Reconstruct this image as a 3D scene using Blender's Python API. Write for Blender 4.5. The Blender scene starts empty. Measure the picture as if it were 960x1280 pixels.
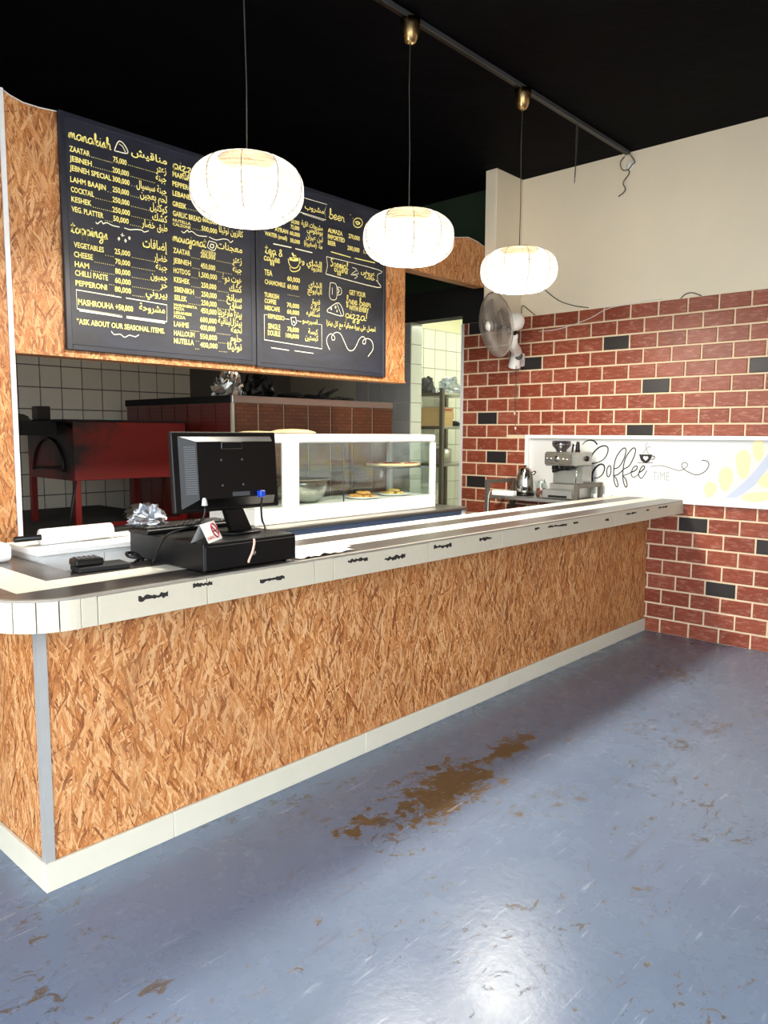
import bpy, bmesh, math, random
from mathutils import Vector, Matrix
random.seed(7)
SC = bpy.context.scene
COL = SC.collection
PI = math.pi

# ------------------------------------------------------------------ camera
cam_d = bpy.data.cameras.new('camera')
cam = bpy.data.objects.new('camera', cam_d)
COL.objects.link(cam)
cam_d.sensor_fit = 'VERTICAL'
cam_d.sensor_height = 24.0
cam_d.lens = 942.7 * 24.0 / 1280.0
cam_d.clip_start = 0.02
RX = Vector((0.678, -0.735, 0.005)).normalized()
FW = Vector((0.731, 0.674, -0.104))
FW = (FW - RX * FW.dot(RX)).normalized()
UP = RX.cross(FW)
cam.matrix_world = Matrix(((RX.x, UP.x, -FW.x, 0), (RX.y, UP.y, -FW.y, 0), (RX.z, UP.z, -FW.z, 1.6), (0, 0, 0, 1)))
SC.camera = cam

# ------------------------------------------------------------------ sky and exposure
W = bpy.data.worlds.new('daylight')
SC.world = W
W.use_nodes = True
W.node_tree.nodes['Background'].inputs[0].default_value = (0.86, 0.93, 1.0, 1)
W.node_tree.nodes['Background'].inputs[1].default_value = 5.2
SC.view_settings.view_transform = 'Standard'
SC.view_settings.look = 'None'
SC.view_settings.gamma = 1.0
SC.view_settings.use_curve_mapping = False
SC.view_settings.exposure = 0.64
PENDANT_DISC = 120.0
PENDANT_BULB = 33.0
PENDANT_SHADE = 0.50
BACKROOM_TUBE = 110.0
KITCHEN_FILL = 7.0  # strength of the unseen tube added to light the kitchen

# ------------------------------------------------------------------ materials
def srgb(r, g, b):
    f = lambda c: (c / 255 / 12.92) if c / 255 <= 0.04045 else ((c / 255 + 0.055) / 1.055) ** 2.4
    return (f(r), f(g), f(b), 1)

class NT:
    def __init__(self, name):
        self.m = bpy.data.materials.new(name)
        self.m.use_nodes = True
        self.t = self.m.node_tree
        self.n = self.t.nodes
        self.b = self.n['Principled BSDF']
    def add(self, kind, **kw):
        nd = self.n.new(kind)
        for k, v in kw.items():
            if k.startswith('i_'):
                nd.inputs[k[2:].replace('_', ' ')].default_value = v
            else:
                setattr(nd, k, v)
        return nd
    def link(self, a, b):
        self.t.links.new(a, b)
    def val(self, sock, v):
        if hasattr(v, 'is_linked'):
            self.link(v, sock)
        else:
            sock.default_value = v
    def math(self, op, a, b=0.0, c=0.0, clamp=False):
        nd = self.n.new('ShaderNodeMath'); nd.operation = op; nd.use_clamp = clamp
        self.val(nd.inputs[0], a); self.val(nd.inputs[1], b)
        if len(nd.inputs) > 2: self.val(nd.inputs[2], c)
        return nd.outputs[0]
    def mix(self, fac, a, b, blend='MIX'):
        nd = self.n.new('ShaderNodeMix'); nd.data_type = 'RGBA'; nd.blend_type = blend
        self.val(nd.inputs[0], fac); self.val(nd.inputs[6], a); self.val(nd.inputs[7], b)
        return nd.outputs[2]
    def ramp(self, fac, stops, interp='LINEAR'):
        nd = self.n.new('ShaderNodeValToRGB'); nd.color_ramp.interpolation = interp
        el = nd.color_ramp.elements
        while len(el) < len(stops): el.new(0.5)
        for e, (p, c) in zip(el, stops): e.position = p; e.color = c
        self.link(fac, nd.inputs[0])
        return nd.outputs[0]
    def coord(self):
        return self.n.new('ShaderNodeTexCoord').outputs['Object']
    def noise(self, vec, scale=5, detail=4, rough=0.55, dist=0.0, dim='3D'):
        nd = self.add('ShaderNodeTexNoise', noise_dimensions=dim, i_Scale=scale, i_Detail=detail, i_Roughness=rough, i_Distortion=dist)
        self.link(vec, nd.inputs['Vector'])
        return nd.outputs['Fac']
    def mapping(self, vec, loc=(0, 0, 0), rot=(0, 0, 0), scale=(1, 1, 1)):
        nd = self.n.new('ShaderNodeMapping')
        self.val(nd.inputs['Location'], loc)
        nd.inputs['Rotation'].default_value = rot; nd.inputs['Scale'].default_value = scale
        self.link(vec, nd.inputs['Vector'])
        return nd.outputs[0]
    def bump(self, h, strength=0.2, dist=0.01):
        nd = self.add('ShaderNodeBump', i_Strength=strength, i_Distance=dist)
        self.link(h, nd.inputs['Height']); self.link(nd.outputs[0], self.b.inputs['Normal'])
    def base(self, sock): self.val(self.b.inputs['Base Color'], sock)

def scale_col(c, k): return (min(1, c[0] * k), min(1, c[1] * k), min(1, c[2] * k), 1)

def plain(name, col, rough=0.5, metal=0.0, var=0.12, scale=14.0, bump=0.0, bscale=60.0, rand=0.0, coat=0.0, spec=0.5):
    t = NT(name)
    v = t.coord()
    fac = t.noise(v, scale, 4)
    c = t.mix(fac, scale_col(col, 1 - var), scale_col(col, 1 + var))
    if rand:
        oi = t.n.new('ShaderNodeObjectInfo')
        k = t.math('MULTIPLY_ADD', oi.outputs['Random'], 2 * rand, 1 - rand)
        hs = t.n.new('ShaderNodeHueSaturation'); t.link(k, hs.inputs['Value']); t.link(c, hs.inputs['Color']); c = hs.outputs[0]
    t.base(c)
    t.b.inputs['Roughness'].default_value = rough
    t.b.inputs['Metallic'].default_value = metal
    t.b.inputs['Specular IOR Level'].default_value = spec
    if coat:
        t.b.inputs['Coat Weight'].default_value = coat
    if bump:
        t.bump(t.noise(v, bscale, 3), bump, 0.004)
    return t.m

def glassy(name, col, alpha=0.12, rough=0.05):
    t = NT(name)
    tr = t.add('ShaderNodeBsdfTransparent'); tr.inputs[0].default_value = col
    gl = t.add('ShaderNodeBsdfGlossy'); gl.inputs['Roughness'].default_value = rough
    mx = t.n.new('ShaderNodeMixShader'); mx.inputs[0].default_value = alpha
    v = t.coord(); f = t.noise(v, 4, 2); t.link(t.math('MULTIPLY', f, 2 * alpha), mx.inputs[0])
    t.link(tr.outputs[0], mx.inputs[1]); t.link(gl.outputs[0], mx.inputs[2])
    t.link(mx.outputs[0], t.n['Material Output'].inputs[0])
    return t.m

def emissive(name, col, strength):
    t = NT(name)
    t.base((0.8, 0.8, 0.8, 1))
    t.b.inputs['Emission Color'].default_value = col
    t.b.inputs['Emission Strength'].default_value = strength
    return t.m

def osb(name, tint=1.0, grain=0.0):
    t = NT(name)
    v = t.coord()
    sep = t.n.new('ShaderNodeSeparateXYZ'); t.link(v, sep.inputs[0])
    u = t.math('ADD', sep.outputs[0], sep.outputs[1])
    comb = t.n.new('ShaderNodeCombineXYZ'); t.link(u, comb.inputs[0]); t.link(sep.outputs[2], comb.inputs[1])
    uv = comb.outputs[0]
    wob = t.n.new('ShaderNodeTexNoise'); wob.inputs['Scale'].default_value = 9; wob.inputs['Detail'].default_value = 2
    t.link(uv, wob.inputs['Vector'])
    va = t.n.new('ShaderNodeVectorMath'); va.operation = 'MULTIPLY_ADD'
    t.link(wob.outputs['Color'], va.inputs[0]); va.inputs[1].default_value = (0.010, 0.010, 0); t.link(uv, va.inputs[2])
    best = None; val = None; gr = None
    for i, (a, ln, wd) in enumerate(((80, 9, 80), (103, 8, 95), (58, 10, 72), (124, 9, 100), (18, 9, 95), (92, 13, 130), (72, 8, 66), (112, 16, 160))):
        mp = t.mapping(va.outputs[0], loc=(3.7 * i, 1.9 * i, 0), rot=(0, 0, -math.radians(a)))
        sc_ = t.mapping(mp, scale=(ln, wd, 1))
        vo = t.add('ShaderNodeTexVoronoi', voronoi_dimensions='2D', feature='F1'); vo.inputs['Scale'].default_value = 1
        t.link(sc_, vo.inputs['Vector'])
        sp = t.n.new('ShaderNodeSeparateColor'); t.link(vo.outputs['Color'], sp.inputs[0])
        pr = t.math('SUBTRACT', sp.outputs[0], t.math('MULTIPLY', vo.outputs['Distance'], 0.35))
        if i == 4: pr = t.math('SUBTRACT', pr, 0.12)
        g = t.noise(t.mapping(mp, scale=(25, 420, 1)), 1, 2, dim='2D')
        cv = t.math('MULTIPLY_ADD', g, 0.85, t.math('MULTIPLY_ADD', sp.outputs[1], 0.66, -0.24))
        if best is None: best, val = pr, cv
        else:
            gt = t.math('GREATER_THAN', pr, best)
            val = t.math('ADD', t.math('MULTIPLY', cv, gt), t.math('MULTIPLY', val, t.math('SUBTRACT', 1.0, gt)))
            best = t.math('MAXIMUM', best, pr)
    val = t.math('MULTIPLY_ADD', val, 1.45, -0.17)
    k = tint
    col = t.ramp(val, [(0.0, scale_col(srgb(92, 46, 18), k)), (0.16, scale_col(srgb(150, 86, 38), k)), (0.4, scale_col(srgb(192, 122, 62), k)), (0.7, scale_col(srgb(212, 146, 86), k)), (1.0, scale_col(srgb(234, 184, 130), k))])
    big = t.noise(uv, 1.6, 4)
    col = t.mix(t.math('MULTIPLY', t.ramp(big, [(0.35, (0, 0, 0, 1)), (0.75, (1, 1, 1, 1))]), 0.30), col, scale_col(srgb(150, 84, 40), k))
    col = t.mix(t.math('MULTIPLY', t.ramp(t.noise(uv, 4.5, 6, 0.7), [(0.5, (0, 0, 0, 1)), (0.72, (1, 1, 1, 1))]), 0.35), col, scale_col(srgb(146, 112, 78), k))
    t.base(col)
    t.b.inputs['Roughness'].default_value = 0.55
    t.bump(val, 0.25, 0.003)
    return t.m

def brick_mat():
    t = NT('brick_red')
    oi = t.n.new('ShaderNodeObjectInfo')
    cb = t.n.new('ShaderNodeCombineXYZ'); r = t.math('MULTIPLY', oi.outputs['Random'], 37.0)
    t.link(r, cb.inputs[0]); t.link(r, cb.inputs[1]); t.link(r, cb.inputs[2])
    v = t.mapping(t.coord(), loc=cb.outputs[0])
    c0 = t.ramp(oi.outputs['Random'], [(0, srgb(132, 54, 30)), (0.35, srgb(156, 74, 48)), (0.7, srgb(168, 86, 62)), (1, srgb(142, 60, 34))])
    n1 = t.noise(v, 16, 5, 0.65)
    c1 = t.mix(n1, scale_col(srgb(122, 52, 28), 0.9), c0)
    n2 = t.noise(t.mapping(v, scale=(1, 2.2, 9)), 6, 5, 0.7, 0.6)
    sc_ = t.ramp(n2, [(0.50, (0, 0, 0, 1)), (0.74, (1, 1, 1, 1))])
    c2 = t.mix(t.math('MULTIPLY', sc_, 0.62), c1, srgb(206, 150, 132))
    t.base(c2)
    t.b.inputs['Roughness'].default_value = 0.42
    t.bump(n1, 0.25, 0.004)
    return t.m

def floor_mat():
    t = NT('floor_paint')
    v = t.coord()
    big = t.noise(v, 0.9, 5, 0.6)
    mid = t.noise(v, 5.0, 6, 0.65, 0.4)
    col = t.mix(big, srgb(94, 108, 130), srgb(118, 134, 158))
    col = t.mix(t.math('MULTIPLY', t.ramp(mid, [(0.35, (0, 0, 0, 1)), (0.85, (1, 1, 1, 1))]), 0.12), col, srgb(132, 146, 166))
    # worn brown patch where feet stop at the counter
    sep = t.n.new('ShaderNodeSeparateXYZ'); t.link(v, sep.inputs[0])
    def ell(cx, cy, rx, ry, rot):
        c, s = math.cos(rot), math.sin(rot)
        dx = t.math('SUBTRACT', sep.outputs[0], cx); dy = t.math('SUBTRACT', sep.outputs[1], cy)
        a = t.math('ADD', t.math('MULTIPLY', dx, c / rx), t.math('MULTIPLY', dy, s / rx))
        b = t.math('ADD', t.math('MULTIPLY', dx, -s / ry), t.math('MULTIPLY', dy, c / ry))
        d = t.math('SQRT', t.math('ADD', t.math('MULTIPLY', a, a), t.math('MULTIPLY', b, b)))
        return t.math('SUBTRACT', 1.0, d, clamp=True)
    fine = t.noise(v, 16, 9, 0.72, 0.6)
    fine2 = t.noise(v, 5.5, 6, 0.7, 0.5)
    e1 = ell(2.62, 2.01, 0.60, 0.30, 0.05); e2 = ell(3.15, 2.04, 0.42, 0.15, 0.1); e3 = ell(2.15, 2.06, 0.32, 0.17, 0.0)
    ee = t.math('MAXIMUM', t.math('MAXIMUM', e1, t.math('MULTIPLY', e2, 0.85)), t.math('MULTIPLY', e3, 0.6))
    wear = t.math('ADD', t.math('MULTIPLY', t.math('POWER', ee, 0.6), 0.42), t.math('MULTIPLY_ADD', fine, 0.75, t.math('MULTIPLY', fine2, 0.55)))
    wm = t.ramp(wear, [(0.90, (0, 0, 0, 1)), (0.95, (1, 1, 1, 1))])
    brown = t.mix(t.noise(v, 40, 3), srgb(84, 62, 38), srgb(122, 94, 60))
    col = t.mix(wm, col, brown)
    # sparse chips and scuffs elsewhere
    ch = t.noise(t.mapping(v, loc=(4, 9, 0), rot=(0, 0, 0.5), scale=(1, 1.6, 1)), 13, 8, 0.74, 0.9)
    ch2 = t.noise(v, 1.7, 3)
    cm = t.ramp(t.math('ADD', ch, t.math('MULTIPLY', ch2, 0.40)), [(0.81, (0, 0, 0, 1)), (0.83, (1, 1, 1, 1))])
    col = t.mix(t.math('MULTIPLY', cm, 0.9), col, t.mix(t.noise(v, 30, 2), srgb(62, 54, 46), srgb(112, 98, 82)))
    sk = t.noise(t.mapping(v, loc=(2, 3, 0)), 55, 4, 0.6)
    sm_ = t.math('MULTIPLY', t.ramp(sk, [(0.655, (0, 0, 0, 1)), (0.69, (1, 1, 1, 1))]), t.ramp(t.noise(v, 2.3, 3), [(0.42, (0, 0, 0, 1)), (0.6, (1, 1, 1, 1))]))
    col = t.mix(t.math('MULTIPLY', sm_, 0.8), col, srgb(66, 62, 60))
    for rz, sc_, th in ((0.9, 2.2, 0.645), (-0.5, 3.1, 0.655), (0.2, 2.6, 0.66)):
        s_ = t.noise(t.mapping(v, loc=(rz * 7, 1, 0), rot=(0, 0, rz), scale=(1, 14, 1)), sc_, 7, 0.7, 0.5)
        sm2 = t.ramp(s_, [(th - 0.03, (0, 0, 0, 1)), (th, (1, 1, 1, 1))])
        col = t.mix(t.math('MULTIPLY', sm2, 0.5), col, srgb(96, 96, 104) if rz > 0 else srgb(176, 184, 198))
    lt = t.noise(t.mapping(v, loc=(1, 5, 0), rot=(0, 0, -0.6), scale=(1, 5, 1)), 6, 7, 0.75, 1.0)
    lm = t.ramp(lt, [(0.66, (0, 0, 0, 1)), (0.80, (1, 1, 1, 1))])
    col = t.mix(t.math('MULTIPLY', lm, 0.2), col, srgb(176, 182, 196))
    # thin cracks
    vo = t.add('ShaderNodeTexVoronoi', feature='DISTANCE_TO_EDGE'); vo.inputs['Scale'].default_value = 0.55
    wv = t.n.new('ShaderNodeVectorMath'); wv.operation = 'MULTIPLY_ADD'
    nn = t.n.new('ShaderNodeTexNoise'); nn.inputs['Scale'].default_value = 3.0; nn.inputs['Detail'].default_value = 6; t.link(v, nn.inputs['Vector'])
    t.link(nn.outputs['Color'], wv.inputs[0]); wv.inputs[1].default_value = (0.6, 0.6, 0); t.link(v, wv.inputs[2]); t.link(wv.outputs[0], vo.inputs['Vector'])
    cr = t.ramp(vo.outputs['Distance'], [(0.0, (1, 1, 1, 1)), (0.004, (0, 0, 0, 1))])
    crm = t.math('MULTIPLY', cr, t.ramp(t.noise(v, 1.1, 3), [(0.52, (0, 0, 0, 1)), (0.62, (1, 1, 1, 1))]))
    col = t.mix(t.math('MULTIPLY', crm, 0.55), col, srgb(84, 80, 84))
    t.base(col)
    rg = t.math('MULTIPLY_ADD', mid, 0.16, 0.19)
    rg = t.math('ADD', rg, t.math('MULTIPLY', wm, 0.25))
    t.link(rg, t.b.inputs['Roughness'])
    h = t.math('ADD', t.math('ADD', t.noise(v, 28, 5, 0.65), t.math('MULTIPLY', cm, -1.0)), t.math('MULTIPLY', wm, -1.2))
    t.bump(h, 0.2, 0.004)
    return t.m

def ceiling_mat():
    t = NT('ceiling_black')
    v = t.coord()
    n = t.noise(v, 2.2, 6, 0.65, 0.6)
    t.base(t.mix(t.ramp(n, [(0.45, (0, 0, 0, 1)), (0.75, (1, 1, 1, 1))]), (0.0005, 0.0005, 0.0011, 1), (0.0016, 0.0017, 0.0030, 1)))
    t.b.inputs['Roughness'].default_value = 0.7
    t.b.inputs['Specular IOR Level'].default_value = 0.05
    t.bump(t.noise(v, 6, 6, 0.7), 0.35, 0.02)
    return t.m

def chalk_mat():
    t = NT('chalkboard')
    v = t.coord()
    n = t.noise(t.mapping(v, scale=(1, 1, 3.5)), 3.0, 6, 0.7, 0.5)
    t.base(t.mix(t.ramp(n, [(0.35, (0, 0, 0, 1)), (0.8, (1, 1, 1, 1))]), srgb(15, 18, 29), srgb(36, 42, 62)))
    t.b.inputs['Roughness'].default_value = 0.5
    return t.m

def shade_mat():
    t = NT('lamp_shade_weave')
    v = t.coord()
    w = t.add('ShaderNodeTexWave', wave_type='BANDS', bands_direction='Z'); w.inputs['Scale'].default_value = 17; w.inputs['Distortion'].default_value = 5.0; w.inputs['Detail'].default_value = 3
    w.inputs['Detail Scale'].default_value = 2.5
    t.link(v, w.inputs['Vector'])
    br = t.noise(t.mapping(v, scale=(6, 6, 30)), 1.5, 3)
    k = t.math('MULTIPLY', t.ramp(w.outputs['Fac'], [(0.30, (1, 1, 1, 1)), (0.50, (0, 0, 0, 1))]), t.ramp(br, [(0.4, (0, 0, 0, 1)), (0.6, (1, 1, 1, 1))]))
    t.base((0.16, 0.15, 0.13, 1))
    t.link(t.mix(k, (1.0, 0.93, 0.80, 1), (0.12, 0.11, 0.09, 1)), t.b.inputs['Emission Color'])
    sp = t.n.new('ShaderNodeSeparateXYZ'); t.link(v, sp.inputs[0])
    t.link(t.math('MULTIPLY', t.math('MULTIPLY_ADD', sp.outputs[2], -2.6, 1.0), PENDANT_SHADE), t.b.inputs['Emission Strength'])
    t.b.inputs['Roughness'].default_value = 0.7
    tr = t.add('ShaderNodeBsdfTransparent'); mx = t.n.new('ShaderNodeMixShader'); mx.inputs[0].default_value = 0.30
    t.link(t.b.outputs[0], mx.inputs[1]); t.link(tr.outputs[0], mx.inputs[2]); t.link(mx.outputs[0], t.n['Material Output'].inputs[0])
    return t.m

def oven_mat(name, c0, c1):
    t = NT(name)
    v = t.coord()
    bt = t.add('ShaderNodeTexBrick'); bt.inputs['Scale'].default_value = 1
    sep = t.n.new('ShaderNodeSeparateXYZ'); t.link(v, sep.inputs[0])
    cb = t.n.new('ShaderNodeCombineXYZ'); t.link(t.math('ADD', sep.outputs[0], sep.outputs[1]), cb.inputs[0]); t.link(sep.outputs[2], cb.inputs[1])
    t.link(cb.outputs[0], bt.inputs['Vector'])
    bt.inputs['Color1'].default_value = c0; bt.inputs['Color2'].default_value = c1; bt.inputs['Mortar'].default_value = scale_col(c0, 0.45)
    bt.inputs['Brick Width'].default_value = 0.075; bt.inputs['Row Height'].default_value = 0.03; bt.inputs['Mortar Size'].default_value = 0.0025
    n = t.noise(v, 7, 4)
    t.base(t.mix(t.math('MULTIPLY', n, 0.6), bt.outputs['Color'], scale_col(c0, 0.5)))
    t.b.inputs['Roughness'].default_value = 0.3
    return t.m

def red_grill_mat():
    t = NT('grill_red')
    v = t.coord()
    n = t.noise(v, 4.0, 5, 0.65)
    sep = t.n.new('ShaderNodeSeparateXYZ'); t.link(v, sep.inputs[0])
    soot = t.math('ADD', t.math('MULTIPLY_ADD', n, 1.3, t.math('MULTIPLY', t.math('SUBTRACT', 2.66, sep.outputs[0]), 0.9)), t.math('MULTIPLY', t.math('SUBTRACT', sep.outputs[2], 1.40), 0.9))
    m = t.ramp(soot, [(0.68, (0, 0, 0, 1)), (0.95, (1, 1, 1, 1))])
    t.base(t.mix(m, srgb(112, 12, 6), srgb(20, 11, 10)))
    t.b.inputs['Roughness'].default_value = 0.45
    return t.m

def tile_mat(name, col):
    return plain(name, col, 0.22, 0, 0.05, 5, rand=0.05)

M = dict(
    floor=floor_mat(), ceiling=ceiling_mat(), brick=brick_mat(),
    brick_black=plain('brick_black', srgb(40, 36, 36), 0.4, var=0.25, scale=25, bump=0.2),
    mortar=plain('mortar_cream', srgb(226, 204, 170), 0.85, var=0.12, scale=18, bump=0.3),
    plaster=plain('plaster_beige', srgb(230, 218, 194), 0.8, var=0.05, scale=3, bump=0.08, bscale=30),
    black_wall=plain('wall_black', (0.004, 0.004, 0.005, 1), 0.7, var=0.2),
    green_wall=plain('wall_dark_green', srgb(24, 44, 26), 0.7, var=0.15),
    cream=plain('ceiling_cream', srgb(226, 224, 190), 0.7, var=0.04),
    tile=tile_mat('tile_white', srgb(216, 208, 190)), tile_bright=tile_mat('tile_pale', srgb(226, 228, 212)), tile_shaded=tile_mat('tile_shaded', srgb(150, 150, 150)),
    grout=plain('grout_grey', srgb(96, 90, 82), 0.9), grout_pale=plain('grout_pale', srgb(168, 164, 150), 0.9),
    osb=osb('osb_board'), osb_up=osb('osb_board_darker', 0.82),  # second copy is tinted darker, for the partition and bulkhead
    white_wood=plain('fascia_white', srgb(206, 196, 174), 0.5, var=0.05, scale=30, bump=0.15, bscale=90),
    white_plank=plain('plank_white', srgb(232, 226, 210), 0.35, var=0.05, scale=12),
    dark_plank=plain('plank_dark', srgb(72, 66, 62), 0.28, var=0.25, scale=9, bump=0.1, bscale=40),
    skirt=plain('skirting_white', srgb(216, 210, 190), 0.5, var=0.05, scale=9),
    chip=plain('chip_dark', srgb(38, 33, 28), 0.8, var=0.3, scale=80),
    alu=plain('aluminium', srgb(176, 174, 170), 0.4, 0.2, var=0.08),
    nosing=plain('nosing_grey', srgb(150, 142, 130), 0.5, var=0.1),
    alu_white=plain('strip_white', srgb(225, 225, 225), 0.4, 0.0, var=0.04),
    steel=plain('steel_brushed', srgb(176, 174, 168), 0.3, 0.9, var=0.08, scale=30),
    steel_dull=plain('steel_dull', srgb(112, 106, 96), 0.45, 0.6, var=0.12),
    chrome=plain('chrome', srgb(215, 213, 208), 0.12, 1.0, var=0.03),
    brass=plain('brass_satin', srgb(190, 160, 112), 0.25, 1.0, var=0.08),
    black=plain('plastic_black', srgb(9, 9, 10), 0.36, var=0.15, spec=0.35),
    black_matt=plain('black_matt', srgb(16, 15, 15), 0.7, var=0.2),
    blackmetal=plain('metal_black', srgb(11, 11, 13), 0.34, 0.0, var=0.2, scale=30, spec=0.35),
    vent=plain('vent_grey', srgb(72, 72, 74), 0.5, var=0.1),
    chalk=chalk_mat(), chalk_frame=plain('chalk_frame', srgb(22, 26, 40), 0.45, var=0.15),
    chalk_ink=plain('chalk_yellow', srgb(252, 236, 140), 0.8, var=0.06, scale=60),
    chalk_white=plain('chalk_white', srgb(246, 242, 214), 0.8, var=0.06, scale=60),
    white=plain('plastic_white', srgb(238, 236, 232), 0.35, var=0.03), white_matt=plain('panel_white', srgb(216, 216, 213), 0.5, var=0.02, scale=3),
    ink=plain('ink_black', srgb(14, 14, 14), 0.6), ink_grey=plain('ink_grey', srgb(160, 166, 170), 0.6), ink_red=plain('ink_red', srgb(180, 22, 52), 0.6),
    leaf=plain('wheat_yellow', srgb(240, 226, 172), 0.6, var=0.03), stem=plain('wheat_grey', srgb(190, 198, 216), 0.6, var=0.03),
    blue_panel=plain('panel_blue_grey', srgb(128, 144, 174), 0.4, var=0.08),
    oven_front=oven_mat('oven_brown', srgb(100, 56, 34), srgb(122, 74, 46)), oven_side=oven_mat('oven_red', srgb(102, 26, 18), srgb(116, 34, 22)),
    oven_grout=plain('oven_grout', srgb(196, 184, 162), 0.7), soot=plain('soot', srgb(20, 16, 14), 0.9, var=0.4, scale=30, bump=0.5),
    red=red_grill_mat(), teal=plain('paper_teal', srgb(120, 170, 160), 0.6),
    cloth=plain('cloth_olive', srgb(60, 64, 50), 0.9, var=0.3, bump=0.5),
    glass=glassy('glass_clear', (0.93, 0.97, 0.95, 1), 0.08), glass_jar=glassy('glass_jar', (0.9, 0.95, 0.94, 1), 0.12), glass_bowl=glassy('glass_bowl', (0.62, 0.68, 0.60, 1), 0.30, 0.1),
    film=glassy('plastic_film', (0.80, 0.85, 0.92, 1), 0.32, 0.32),
    foil=plain('foil', srgb(214, 216, 214), 0.18, 0.9, var=0.1),
    bread=plain('bread', srgb(226, 198, 150), 0.8, var=0.15, scale=30, bump=0.3), crust=plain('crust', srgb(206, 150, 80), 0.7, var=0.3, scale=50, bump=0.5),
    tomato=plain('topping_red', srgb(176, 62, 30), 0.5, var=0.3, scale=60), cheese=plain('topping_cheese', srgb(236, 200, 120), 0.6, var=0.2, scale=60),
    coffee=plain('coffee_brown', srgb(96, 46, 18), 0.9, var=0.3, scale=200), card=plain('cardboard', srgb(196, 168, 118), 0.8, var=0.08),
    blue=plain('plastic_blue', srgb(20, 70, 190), 0.4), cord_white=plain('cord_white', srgb(220, 216, 210), 0.5), cord_grey=plain('cord_grey', srgb(70, 66, 60), 0.6),
    fan_blade=plain('fan_blade_smoke', srgb(120, 110, 104), 0.3, var=0.08), fan_wire=plain('fan_wire', srgb(164, 154, 144), 0.4, 0.2),
    hopper=glassy('hopper_smoke', (0.30, 0.28, 0.32, 1), 0.2), pavement=plain('pavement_grey', srgb(160, 158, 152), 0.8, var=0.15, scale=2),
    pink=plain('tag_pink', srgb(226, 190, 170), 0.6),
    shade=shade_mat(), diffuser=emissive('lamp_glow', (1.0, 0.93, 0.80, 1), PENDANT_DISC),
    tube_b=emissive('tube_glow', (0.96, 1.0, 0.88, 1), BACKROOM_TUBE), fill_tube_k=emissive('fill_glow_kitchen', (1.0, 0.95, 0.85, 1), KITCHEN_FILL),
)

# ------------------------------------------------------------------ shape helpers
def bm_new(): return bmesh.new()

def add_box(bm, x0, x1, y0, y1, z0, z1, bev=0.0, mi=0, mat4=None, seg=1):
    b2 = bmesh.new()
    vs = [b2.verts.new((x, y, z)) for x in (x0, x1) for y in (y0, y1) for z in (z0, z1)]
    for f in ((0, 1, 3, 2), (4, 6, 7, 5), (0, 4, 5, 1), (2, 3, 7, 6), (0, 2, 6, 4), (1, 5, 7, 3)):
        b2.faces.new([vs[i] for i in f])
    bmesh.ops.recalc_face_normals(b2, faces=b2.faces)
    if bev:
        bmesh.ops.bevel(b2, geom=list(b2.edges), offset=bev, segments=seg, profile=0.5, affect='EDGES')
    merge(bm, b2, mi, mat4)

def merge(bm, b2, mi=0, mat4=None, smooth=None):
    if mat4 is not None: bmesh.ops.transform(b2, matrix=mat4, verts=b2.verts)
    vm = {}
    for v in b2.verts: vm[v] = bm.verts.new(v.co)
    for f in b2.faces:
        try:
            nf = bm.faces.new([vm[v] for v in f.verts])
            nf.material_index = mi; nf.smooth = f.smooth if smooth is None else smooth
        except ValueError:
            pass
    b2.free()

def frame_for(d):
    d = Vector(d).normalized()
    a = Vector((0, 0, 1)) if abs(d.z) < 0.9 else Vector((1, 0, 0))
    u = d.cross(a).normalized(); return u, d.cross(u).normalized()

def add_tube(bm, pts, r, n=8, mi=0, caps=True, closed=False):
    pts = [Vector(p) for p in pts]
    rings = []
    m = len(pts)
    u = None
    for i, p in enumerate(pts):
        if closed: d = pts[(i + 1) % m] - pts[i - 1]
        else: d = pts[min(i + 1, m - 1)] - pts[max(i - 1, 0)]
        if d.length < 1e-9: d = Vector((0, 0, 1))
        d.normalize()
        if u is None: u, w = frame_for(d)
        else:
            u = (u - d * u.dot(d))
            if u.length < 1e-6: u, w = frame_for(d)
            u.normalize(); w = d.cross(u)
        rr = r[i] if isinstance(r, (list, tuple)) else r
        rings.append([bm.verts.new(p + (u * math.cos(2 * PI * k / n) + w * math.sin(2 * PI * k / n)) * rr) for k in range(n)])
    rng = range(m) if closed else range(m - 1)
    for i in rng:
        a, b = rings[i], rings[(i + 1) % m]
        for k in range(n):
            f = bm.faces.new((a[k], a[(k + 1) % n], b[(k + 1) % n], b[k])); f.smooth = True; f.material_index = mi
    if caps and not closed:
        for rg, rev in ((rings[0], True), (rings[-1], False)):
            f = bm.faces.new(rg[::-1] if rev else rg); f.material_index = mi

def add_lathe(bm, prof, origin=(0, 0, 0), n=24, mi=0, mat4=None, smooth=True, cap0=False, cap1=False):
    b2 = bmesh.new()
    rings = []
    for (r, z) in prof:
        rings.append([b2.verts.new((r * math.cos(2 * PI * k / n), r * math.sin(2 * PI * k / n), z)) for k in range(n)] if r > 1e-6 else [b2.verts.new((0, 0, z))])
    for a, b in zip(rings, rings[1:]):
        for k in range(n):
            k2 = (k + 1) % n
            if len(a) == 1 and len(b) > 1: f = b2.faces.new((a[0], b[k2], b[k]))
            elif len(b) == 1 and len(a) > 1: f = b2.faces.new((a[k], a[k2], b[0]))
            elif len(a) > 1: f = b2.faces.new((a[k], a[k2], b[k2], b[k]))
            else: continue
            f.smooth = smooth
    if cap0 and len(rings[0]) > 1: b2.faces.new(rings[0][::-1])
    if cap1 and len(rings[-1]) > 1: b2.faces.new(rings[-1])
    bmesh.ops.recalc_face_normals(b2, faces=b2.faces)
    m4 = Matrix.Translation(Vector(origin))
    if mat4 is not None: m4 = m4 @ mat4
    merge(bm, b2, mi, m4)

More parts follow.
